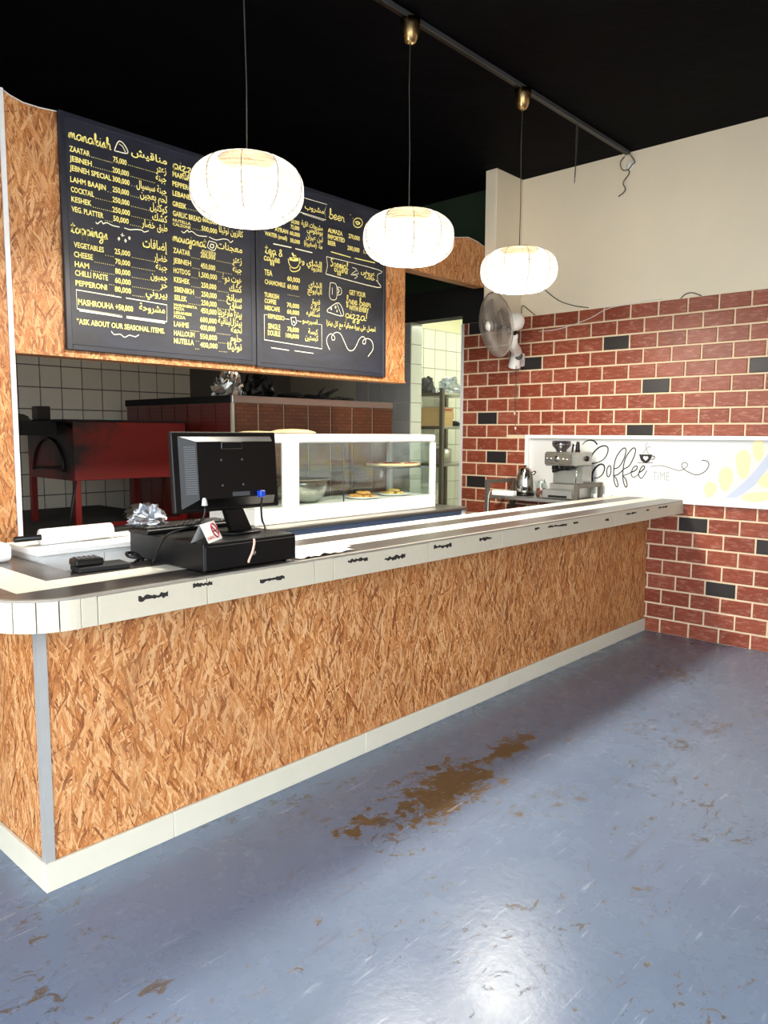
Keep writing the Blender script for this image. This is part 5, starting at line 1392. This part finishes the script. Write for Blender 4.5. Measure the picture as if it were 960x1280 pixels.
# flat breads on the roof of the case
for x, y, w, h in ((3.11, 4.00, 0.15, 0.018), (3.44, 4.04, 0.17, 0.034)):
    b = bm_new()
    add_lathe(b, [(0, 0.0), (w * 0.7, 0.001), (w, 0.006), (w * 0.9, h * 0.45), (w * 0.6, h * 0.85), (0, h)], n=26)
    o = obj('flatbread', b, 'bread', loc=(x, y, CZ1 + 0.0005))
    tag(o, 'thin flat pale bread lying on the display case roof' if h < .02 else 'puffed pale bread lying on the display case roof', 'bread')

# ================================================================== OVEN
ov = thing('baking_oven', 'tiled baking oven with brown front and dark red side against the kitchen wall', 'oven', (4.4, 5.6, 0))
OX0, OX1, OY0, OY1, OZ = 3.49, 5.32, 4.80, 6.42, 1.885
pbox(ov, 'oven_body', (OX0 + 0.012, OX1, OY0 + 0.012, OY1, 0, OZ - 0.04), 'oven_grout')
pbox(ov, 'top_rail', (OX0, OX1, OY0 - 0.006, OY0 + 0.02, OZ - 0.058, OZ), 'steel', bev=0.003)
pbox(ov, 'side_rail', (OX0 - 0.002, OX0 + 0.02, OY0 + 0.02, OY1, OZ - 0.058, OZ), 'soot', bev=0.003)
pbox(ov, 'corner_rail', (OX0 - 0.004, OX0 + 0.018, OY0 - 0.004, OY0 + 0.018, 0.4, OZ - 0.059), 'oven_grout')
fxs = [OX0 + 0.02] + [3.743, 4.004, 4.268, 4.527, 4.788, 5.050, OX1]
for a, c in zip(fxs, fxs[1:]): pbox(ov, 'front_panel', (a + 0.009, c - 0.009, OY0, OY0 + 0.02, 0.5, OZ - 0.06), 'oven_front')
for i in range(8):
    y = OY0 + 0.02 + i * 0.197
    pbox(ov, 'side_panel', (OX0, OX0 + 0.02, y + 0.006, min(OY1, y + 0.191), 0.5, OZ - 0.06), 'oven_side')
pbox(ov, 'oven_roof', (OX0 + 0.021, OX1, OY0 + 0.021, OY1, OZ - 0.039, OZ - 0.012), 'soot')
# sooty cloth and sticks on the oven
def heap(name, label, cat, x, y, z, rx, ry, h, mat, seed, n=16, m=9, rough=0.3):
    rnd = random.Random(seed); b = bm_new(); rows = []
    for i in range(m + 1):
        t = i / m; rr = math.cos(t * PI / 2) ** 0.7; zz = h * math.sin(t * PI / 2)
        if i == m: rows.append([b.verts.new((0, 0, h))]); continue
        rows.append([b.verts.new((rx * rr * math.cos(2 * PI * k / n) * (1 + rnd.uniform(-rough, rough) * .5), ry * rr * math.sin(2 * PI * k / n) * (1 + rnd.uniform(-rough, rough) * .5), 0.001 if i == 0 else zz * (1 + rnd.uniform(-rough, rough) * .6))) for k in range(n)])
    for i in range(m):
        for k in range(n):
            if i == m - 1: b.faces.new((rows[i][k], rows[i][(k + 1) % n], rows[m][0]))
            else: b.faces.new((rows[i][k], rows[i][(k + 1) % n], rows[i + 1][(k + 1) % n], rows[i + 1][k]))
    b.faces.new(rows[0][::-1])
    return tag(obj(name, b, mat, loc=(x, y, z)), label, cat)
heap('foil_bundle', 'crumpled silver foil bundle lying on top of the oven', 'foil', 3.66, 5.08, OZ - 0.0105, 0.13, 0.12, 0.19, 'foil', 3, n=22, m=12, rough=0.55)
heap('plastic_sack', 'dark crumpled plastic sack beside the foil on the oven', 'bag', 3.99, 5.12, OZ - 0.0105, 0.14, 0.13, 0.19, 'blackmetal', 4, n=20, m=10, rough=0.5)
wood = thing('firewood_heap', 'low heap of charred sticks lying along the oven top', 'firewood', (4.75, 5.1, OZ - 0.0105))
rw = random.Random(5)
for i in range(26):
    x = rw.uniform(-0.42, 0.30); y = rw.uniform(-0.12, 0.15); l = rw.uniform(0.12, 0.26); a = rw.uniform(-0.5, 0.5); z = rw.uniform(0.016, 0.05)
    dz = rw.uniform(-0.0, 0.03) if i < 22 else 0.09
    tube_part('stick', [(x - l * math.cos(a) / 2, y - l * math.sin(a) / 2, z), (x, y, z + 0.004 + dz / 2), (x + l * math.cos(a) / 2, y + l * math.sin(a) / 2, z + dz)], [0.013, 0.015, 0.010], 'soot', wood, n=7)

# ================================================================== RED GRILL ON A BLACK BENCH
BZ = 0.90
bn = thing('black_bench', 'low black work bench under the red grill along the kitchen tiles', 'bench', (2.5, 5.9, 0))
pbox(bn, 'bench_top', (1.3, 3.45, 5.05, 6.9, BZ - 0.05, BZ), 'black_matt', bev=0.004)
pbox(bn, 'bench_front', (1.32, 3.43, 5.08, 5.10, 0.0, BZ - 0.051), 'black_matt')
pbox(bn, 'bench_rear', (1.32, 3.43, 6.85, 6.87, 0.0, BZ - 0.051), 'black_matt')
gr = thing('charcoal_grill', 'red metal charcoal grill box with sooty end on thin red legs', 'grill', (2.9, 5.6, BZ))
GX0, GX1, GY0, GY1, GZ0, GZ1 = 2.45, 3.36, 5.25, 6.03, 1.25, 1.672
pbox(gr, 'front_plate', (GX0 + 0.001, GX1, GY0, GY0 + 0.02, GZ0, GZ1), 'red', bev=0.003)
pbox(gr, 'rear_plate', (GX0 + 0.001, GX1, GY1 - 0.02, GY1, GZ0, GZ1), 'red', bev=0.003)
pbox(gr, 'right_plate', (GX1 - 0.02, GX1 - .001, GY0 + 0.021, GY1 - 0.021, GZ0, GZ1 - 0.02), 'red')
b = bm_new()
add_prism(b, [(GY0 + 0.021, GZ0 - 0.0), (GY0 + 0.021, GZ1 - 0.06), (GY0 + 0.18, GZ1 - 0.005), (GY1 - 0.18, GZ1 - 0.005), (GY1 - 0.021, GZ1 - 0.06), (GY1 - 0.021, GZ0)], GX0, GX0 + 0.02, axis='X')
gend = pobj(gr, 'end_plate', b, 'red')
pbox(gr, 'cover_plate', (GX0 - 0.06, GX1 + 0.01, GY0 - 0.005, GY1 + 0.02, GZ1 + 0.001, GZ1 + 0.014), 'soot')
pbox(gr, 'side_ledge', (2.02, GX0 - 0.001, 5.50, 6.2, GZ1 - 0.10, GZ1 + 0.0), 'soot', bev=0.004)
sub(tube_part('door_arch', [(GX0 - 0.006, 5.40 + 0.26 - 0.26 * math.cos(t), GZ0 + 0.06 + 0.24 * math.sin(t)) for t in [i * PI / 12 for i in range(13)]], 0.012, 'red', n=6), gend)
sub(tube_part('door_handle', [(GX0 - 0.005, 5.45, GZ0 + 0.09), (GX0 - 0.035, 5.46, GZ0 + 0.09), (GX0 - 0.035, 5.86, GZ0 + 0.08), (GX0 - 0.005, 5.87, GZ0 + 0.08)], 0.009, 'soot', n=6), gend)
for x, y in ((GX0 + 0.022, GY0 + 0.022), (GX1 - 0.022, GY0 + 0.022), (GX0 + 0.022, GY1 - 0.022), (GX1 - 0.022, GY1 - 0.022)):
    pbox(gr, 'leg', (x - 0.022, x + 0.022, y - 0.022, y + 0.022, BZ, GZ0), 'red', bev=0.002)
pbox(gr, 'bottom_plate', (GX0 + 0.021, GX1 - 0.021, GY0 + 0.021, GY1 - 0.021, GZ0 + 0.003, GZ0 + 0.015), 'soot')
b = bm_new(); add_box(b, GX0 + 0.045, GX1 - 0.045, GY0 + 0.015, GY0 + 0.035, BZ + 0.001, BZ + 0.03); pobj(gr, 'foot_rail', b, 'red')
tag(box_part('flue_box', (2.30, 2.40, 5.70, 5.80, GZ1 + 0.0145, GZ1 + 0.115), 'red', bev=0.006), 'small dark red metal box standing on the grill end', 'box')
COL.objects[-1].location = (0.095, 0, 0)
heap('folded_cloth', 'dark olive rag lying over the sooty grill ledge', 'cloth', 2.23, 5.72, GZ1 + 0.0005, 0.12, 0.10, 0.05, 'cloth', 8)
tg = box_part('paper_sheet', (2.68, 2.86, 5.30, 5.45, GZ1 + 0.0145, GZ1 + 0.018), 'teal'); tag(tg, 'small pale teal sheet lying on the grill cover', 'paper')
tag(tube_part('grill_poker', [(2.44, 5.215, GZ0 - 0.0), (2.35, 5.16, BZ + 0.006)], 0.011, 'black_matt', n=8), 'black rod leaning from the grill end to the bench', 'rod')
# pans and jars stored under the grill, beside the oven
heap('cloth_heap', 'dull grey heap of sacks stored under the red grill', 'sack', 3.12, 5.5, BZ, 0.15, 0.16, 0.12, 'grout', 12)

# ================================================================== ON THE BAR: TILL, SCREEN AND SMALL THINGS
CT = 1.0895
cd = thing('cash_drawer', 'flat black metal cash drawer standing at the edge of the countertop', 'cash drawer', (1.75, 2.55, CT))
pbox(cd, 'drawer_case', (1.535, 1.968, 2.297, 2.82, CT + 0.006, CT + 0.110), 'blackmetal', bev=0.003)
dfr = pbox(cd, 'drawer_front', (1.539, 1.964, 2.291, 2.2965, CT + 0.010, CT + 0.098), 'black', bev=0.002)
for x in (1.57, 1.93):
    for y in (2.33, 2.70): plathe(cd, 'foot', [(0, 0), (0.012, 0), (0.012, 0.006), (0, 0.006)], 'black_matt', origin=(x, y, CT), n=10)
sub(lathe_part('lock', [(0, 0.006), (0.009, 0.006), (0.01, 0)], 'chrome', origin=(1.752, 2.291, CT + 0.055), n=14, mat4=Matrix.Rotation(PI / 2, 4, 'X')), dfr)
ptube(cd, 'key_tag', [(1.752, 2.284, CT + 0.108), (1.748, 2.279, CT + 0.09), (1.738, 2.278, CT + 0.06), (1.724, 2.279, CT + 0.034), (1.722, 2.281, CT + 0.022)], 0.0045, 'pink', n=6, sm=3)
DT = CT + 0.1105
mo = thing('monitor', 'black flat screen monitor seen from behind on the cash drawer', 'monitor', (1.80, 2.50, DT))
def mbox(name, d, mat, bev=0.004, seg=2): 
    b = bm_new(); add_box(b, *d, bev=bev, seg=seg); return obj(name, b, mat, mo)
tilt = Matrix.Rotation(math.radians(-4), 4, 'X')
def mo_part(name, bm_, mat):
    bmesh.ops.transform(bm_, matrix=Matrix.Translation((0, 0, 0.10)) @ tilt, verts=bm_.verts)
    return obj(name, bm_, mat, mo)
HW = 0.252
b = bm_new(); add_box(b, -HW, HW, 0.0, 0.022, -0.010, 0.302, bev=0.006, seg=2); mo_part('bezel', b, 'black')
b = bm_new(); add_poly(b, [(-HW + .015, 0.0225, 0.005), (-HW + .015, 0.0225, 0.288), (HW - .015, 0.0225, 0.288), (HW - .015, 0.0225, 0.005)]); mo_part('screen', b, 'blackmetal')
b = bm_new()
o0 = [(-HW + .03, 0, 0.005), (HW - .03, 0, 0.005), (HW - .03, 0, 0.285), (-HW + .03, 0, 0.285)]
i0 = [(-HW + .088, -0.036, 0.040), (HW - .05, -0.036, 0.040), (HW - .05, -0.036, 0.262), (-HW + .088, -0.036, 0.262)]
va = [b.verts.new(p) for p in o0]; vb = [b.verts.new(p) for p in i0]
b.faces.new(vb)
for i in range(4): b.faces.new((va[i], va[(i + 1) % 4], vb[(i + 1) % 4], vb[i]))
bmesh.ops.recalc_face_normals(b, faces=b.faces)
bk = mo_part('back_cover', b, 'black')
for k in range(22):      # side vents on the sloping flank
    z = 0.062 + k * 0.0085
    b = bm_new(); t0, t1 = 0.30, 0.92
    def fl(t, zz): return (-HW + .03 + .058 * t - .0012, -0.036 * t - .0009, zz)
    add_poly(b, [fl(t0, z), fl(t1, z), fl(t1, z + 0.0042), fl(t0, z + 0.0042)])
    sub(mo_part('vent_slot', b, 'vent'), bk)
b = bm_new(); add_box(b, -0.055, 0.045, -0.043, -0.0362, 0.232, 0.262, bev=0.003); sub(mo_part('carry_grip', b, 'blackmetal'), bk)
for x in (-0.055, 0.045):
    for z in (0.09, 0.19):
        b = bm_new(); add_lathe(b, [(0, 0.003), (0.004, 0.003), (0.005, 0)], n=10, mat4=Matrix.Translation((x, -0.0362, z)) @ Matrix.Rotation(PI / 2, 4, 'X')); sub(mo_part('mount_screw', b, 'vent'), bk)
b = bm_new(); add_box(b, -0.01, 0.075, -0.037, -0.0355, 0.045, 0.062); sub(mo_part('port_label', b, 'vent'), bk)
b = bm_new(); add_box(b, 0.108, 0.135, -0.064, -0.0365, 0.034, 0.062, bev=0.004); mo_part('video_plug', b, 'blue')
b = bm_new(); add_lathe(b, [(0, -0.02), (0.012, -0.018), (0.008, 0.008), (0.005, 0.012), (0, 0.012)], n=12, mat4=Matrix.Translation((-0.15, -0.046, 0.035))); mo_part('power_plug', b, 'cord_white')
b = bm_new()
add_prism(b, [(-0.05, 0.095), (0.035, 0.095), (0.075, 0.012), (0.075, 0.0085), (-0.02, 0.0085)], -0.040, -0.012, axis='Y'); obj('stand_neck', b, 'black', mo)
b = bm_new(); add_lathe(b, [(0, 0.0005), (0.10, 0.0005), (0.105, 0.004), (0.10, 0.008), (0, 0.008)], n=32, mat4=Matrix.Translation((0.02, -0.02, 0)) @ Matrix.Scale(0.72, 4, Vector((0, 1, 0)))); obj('stand_base', b, 'black', mo)
tag(tube_part('video_cable', [(1.921, 2.448, DT + 0.134), (1.921, 2.455, DT + 0.09), (1.93, 2.46, DT + 0.04), (1.965, 2.49, DT + 0.012), (2.0, 2.53, DT - 0.03), (2.02, 2.60, CT + 0.008), (2.03, 2.72, CT + 0.0055)], 0.0045, 'black', n=6, sm=4), 'black cable dropping from the blue plug behind the monitor', 'cable')
tag(tube_part('power_cable', [(1.65, 2.452, DT + 0.115), (1.64, 2.455, DT + 0.07), (1.60, 2.47, DT + 0.045), (1.52, 2.50, DT + 0.02), (1.505, 2.54, DT - 0.03), (1.50, 2.57, DT - 0.075), (1.495, 2.58, CT + 0.012), (1.50, 2.61, CT + 0.006)], 0.0045, 'black', n=6, sm=4), 'black cable running from the monitor down over the cash drawer side', 'cable')
# keyboard behind the screen
kb = thing('keyboard', 'black keyboard lying on the rear of the cash drawer', 'keyboard', (1.72, 2.715, DT), rz=0.05)
b = bm_new(); add_box(b, -0.215, 0.215, -0.065, 0.065, 0.001, 0.02, bev=0.004); ktray = obj('key_tray', b, 'black', kb)
kb_me = None
for i in range(20):
    for j in range(5):
        if kb_me is None:
            b = bm_new(); add_box(b, -0.0088, 0.0088, -0.0105, 0.0105, 0, 0.008, bev=0.0015)
            kk = obj('key', b, 'blackmetal', ktray, (-0.195 + i * 0.0205, -0.048 + j * 0.024, 0.0202)); kb_me = kk.data
        else: child('key', kb_me, ktray, (-0.195 + i * 0.0205, -0.048 + j * 0.024, 0.0202))
# crumpled bag
heap('plastic_bag', 'crumpled clear plastic bag lying on the keyboard end', 'bag', 1.585, 2.765, DT + 0.0285, 0.075, 0.055, 0.065, 'film', 21, n=22, m=12, rough=0.6)
# no smoking tent card
tc = thing('tent_card', 'small folded white no smoking card standing on the cash drawer', 'sign', (1.592, 2.358, DT), rz=0.0)
ax = Vector((0.82, 0.57, 0)).normalized(); nx = Vector((ax.y, -ax.x, 0))
HL, HB, HH = 0.072, 0.034, 0.068
def tp(a, n_, z): v = ax * a + nx * n_; return (v.x, v.y, z)
for sgn in (1, -1):
    b = bm_new()
    q0 = [tp(-HL, HB * sgn, 0.0005), tp(HL, HB * sgn, 0.0005), tp(HL, 0.0006 * sgn, HH), tp(-HL, 0.0006 * sgn, HH)]
    q1 = [tp(-HL, (HB - .0012) * sgn, 0.0005), tp(HL, (HB - .0012) * sgn, 0.0005), tp(HL, 0, HH - .0015), tp(-HL, 0, HH - .0015)]
    add_poly(b, q0); add_poly(b, q1[::-1])
    obj('card_leaf', b, 'white_matt', tc)
def on_card(a, h, off=0.0010): return tp(a, HB - (HB - .0006) * (h / HH) + off, h)
lf_ = tc.children[0]
b = bm_new(); add_tube(b, [on_card(0.036 + 0.026 * math.cos(t), 0.036 + 0.024 * math.sin(t)) for t in [2 * PI * k / 24 for k in range(24)]], 0.0030, 5, closed=True); obj('red_ring', b, 'ink_red', lf_)
b = bm_new(); add_tube(b, [on_card(0.018, 0.053), on_card(0.054, 0.019)], 0.0028, 5); obj('red_slash', b, 'ink_red', lf_)
b = bm_new(); add_tube(b, [on_card(0.018, 0.034), on_card(0.054, 0.036)], 0.0026, 5); obj('cigarette_print', b, 'ink', lf_)
b = bm_new(); put_text(b, 'NO SMOKING', -0.062, 0.006, 0.010, 0.011, lambda a, h: on_card(a, h, 0.0006)); obj('red_lettering', b, 'ink_red', lf_)
# card terminal and receipt things at the left
ct = thing('card_terminal', 'small black card terminal lying on a tray by the inner counter edge', 'card terminal', (1.29, 2.65, CT), rz=-0.1)
b = bm_new(); add_box(b, -0.06, 0.13, -0.035, 0.06, 0.0005, 0.022, bev=0.004); obj('cradle', b, 'black_matt', ct)
b = bm_new(); add_box(b, -0.07, 0.035, -0.028, 0.045, 0.0225, 0.05, bev=0.008, seg=2); tbody = obj('terminal_body', b, 'blackmetal', ct)
for i in range(5):
    for j in range(3):
        b = bm_new(); add_box(b, -0.058 + i * 0.017, -0.046 + i * 0.017, -0.02 + j * 0.02, -0.006 + j * 0.02, 0.0502, 0.054, bev=0.0015); obj('key', b, 'vent', tbody)
tag(tube_part('coiled_cable', [(1.465, 2.66, CT + 0.008), (1.50, 2.68, CT + 0.02), (1.495, 2.71, CT + 0.035), (1.46, 2.71, CT + 0.04), (1.455, 2.68, CT + 0.03), (1.50, 2.665, CT + 0.02), (1.515, 2.69, CT + 0.008)], 0.006, 'black', n=6, sm=5), 'loop of black cable coiled beside the cash drawer', 'cable')
# white low cabinet with film roll
wc = thing('white_cabinet', 'white low cabinet standing behind the bar beside the partition', 'cabinet', (1.5, 3.15, 0))
pbox(wc, 'cabinet_body', (1.245, 1.785, 3.01, 3.30, 0, 1.105), 'white_matt')
pbox(wc, 'cabinet_top', (1.235, 1.795, 2.995, 3.31, 1.106, 1.132), 'white', bev=0.003)
for a, c in ((1.25, 1.513), (1.517, 1.78)): pbox(wc, 'door', (a, c, 3.000, 3.0095, 0.08, 1.095), 'white')
rl = thing('film_roll', 'white roll of wrapping film with black core ends on the white cabinet', 'roll', (1.46, 3.13, 1.132), rz=0.03)
b = bm_new(); add_lathe(b, [(0.012, -0.155), (0.034, -0.155), (0.034, 0.155), (0.012, 0.155)], n=28, mat4=Matrix.Translation((0, 0, 0.0345)) @ Matrix.Rotation(PI / 2, 4, 'Y')); obj('film', b, 'white', rl)
b = bm_new(); add_lathe(b, [(0, -0.26), (0.0118, -0.26), (0.0118, 0.26), (0, 0.26)], n=16, mat4=Matrix.Translation((0, 0, 0.0345)) @ Matrix.Rotation(PI / 2, 4, 'Y')); obj('core_tube', b, 'black', rl)
for i in range(6):
    b = bm_new(); add_box(b, -0.13 + i * 0.05, -0.125 + i * 0.05, -0.0345, -0.0338, 0.03, 0.036); obj('print_dot', b, 'ink_grey', rl)
# white moulded box at the far end of the return
b = bm_new(); add_box(b, 0.97, 1.165, 3.05, 3.22, CT + 0.0005, CT + 0.075, bev=0.022, seg=4)
nbx = thing('napkin_box', 'white rounded plastic napkin box on the countertop return', 'napkin box', (1.07, 3.13, CT))
pobj(nbx, 'box_shell', b, 'white')
pbox(nbx, 'tissue_slot', (1.02, 1.11, 3.12, 3.15, CT + 0.0752, CT + 0.077), 'vent')
# crumpled white sheet beside the drawer
b = bm_new(); rw = random.Random(9); g = []
NX, NY = 16, 9
for i in range(NX + 1):
    row = []
    for j in range(NY + 1):
        x = 1.985 + 0.36 * i / NX; y = 2.29 + 0.20 * j / NY + 0.02 * (i / NX)
        if i == NX: x += rw.uniform(-0.05, 0.03)
        row.append(b.verts.new((x, y + rw.uniform(-.004, .004), CT + 0.002 + abs(rw.gauss(0, 0.004)))))
    g.append(row)
for i in range(NX):
    for j in range(NY): b.faces.new((g[i][j], g[i + 1][j], g[i + 1][j + 1], g[i][j + 1]))
tag(obj('paper_sheet', b, 'white'), 'crumpled white plastic sheet lying on the countertop beside the cash drawer', 'sheet')

# ================================================================== BACK ROOM RACK
rk = thing('storage_rack', 'steel storage rack with three shelves in the tiled back room', 'rack', (6.7, 5.3, 0))
RX0, RX1, RY0, RY1 = 6.43, 7.10, 5.08, 5.56
for x in (RX0 + 0.02, RX1 - 0.02):
    for y in (RY0 + 0.02, RY1 - 0.02):
        pbox(rk, 'post', (x - 0.02, x + 0.02, y - 0.02, y + 0.02, 0, 2.085), 'steel_dull')
SHZ = (2.04, 1.68, 1.27, 0.5)
for z in SHZ: pbox(rk, 'shelf', (RX0 + 0.041, RX1 - 0.041, RY0 + 0.003, RY1 - 0.003, z - 0.03, z), 'steel', bev=0.003)
for z in SHZ:
    pbox(rk, 'side_rail', (RX0 + 0.004, RX0 + 0.04, RY0 + 0.041, RY1 - 0.041, z - 0.035, z), 'steel_dull')
heap('linen_bundle', 'dark grey wrapped bundle on the top rack shelf', 'bundle', 6.56, 5.42, SHZ[0], 0.10, 0.12, 0.17, 'vent', 31)
heap('bread_bag', 'clear crumpled plastic bag on the top rack shelf', 'bag', 6.80, 5.27, SHZ[0], 0.13, 0.14, 0.16, 'film', 32, n=20, m=10, rough=0.5)
for i, (x0, x1, z0, z1) in enumerate(((6.49, 6.72, 1.6805, 1.76), (6.50, 6.74, 1.7605, 1.83), (6.51, 6.73, 1.8305, 1.885))):
    bx_ = thing('cardboard_box', 'flat cardboard pizza box, %s of the stack on the middle rack shelf' % ('bottom', 'middle', 'top')[i], 'box', ((x0 + x1) / 2, 5.32, z0), group='pizza boxes on the rack')
    pbox(bx_, 'carton', (x0, x1, 5.16, 5.46, z0, z1), 'card', bev=0.002)
    pbox(bx_, 'printed_band', (x0 + 0.03, x1 - 0.03, 5.158, 5.1598, z0 + 0.02, z1 - 0.02), 'ink_red' if i == 2 else 'card')
heap('dark_tin', 'dark baking tins piled beside the boxes on the middle shelf', 'tins', 6.89, 5.30, SHZ[1], 0.11, 0.12, 0.06, 'black_matt', 33, rough=0.15)
tag(lathe_part('steel_pot', [(0, 0.001), (0.11, 0.001), (0.115, 0.01), (0.118, 0.16), (0.112, 0.16), (0.108, 0.012), (0, 0.010)], 'steel', origin=(6.72, 5.32, SHZ[2]), n=28), 'steel pot on the lower rack shelf', 'pot')
tag(box_part('blue_carton', (4.905, 4.97, 4.20, 4.27, IZ + 0.001, IZ + 0.085), 'blue', bev=0.004), 'small blue and white carton beside the display case', 'carton')
# fluorescent tubes; the kitchen one is unseen, added to brighten the kitchen
def tube_lamp(x, y, z, ln, label, mat, axis):
    r = thing('unseen_tube_lamp', label, 'lamp', (x, y, z))
    d = (ln / 2, 0.05) if axis == 'X' else (0.05, ln / 2)
    b = bm_new(); add_box(b, -d[0], d[0], -d[1], d[1], -0.03, -0.001, bev=0.004); obj('fitting', b, 'white', r)
    e_ = ln / 2 - 0.04
    pts = [(-e_, 0, -0.055), (e_, 0, -0.055)] if axis == 'X' else [(0, -e_, -0.055), (0, e_, -0.055)]
    tube_part('glowing_tube', pts, 0.018, mat, r, n=10)
    return r
tube_lamp(7.4, 4.4, 3.1, 1.2, 'fluorescent tube lamp on the back room ceiling', 'tube_b', 'Y')
tube_lamp(3.0, 4.06, 3.16, 1.5, 'unseen tube lamp added behind the menu bulkhead to light the kitchen', 'fill_tube_k', 'X')
box_ = box_part('fill_tube_bracket', (2.9, 3.1, 3.936, 4.06, 3.16, 3.175), 'steel_dull'); tag(box_, 'steel bracket added to carry the unseen tube lamp behind the bulkhead', 'bracket')
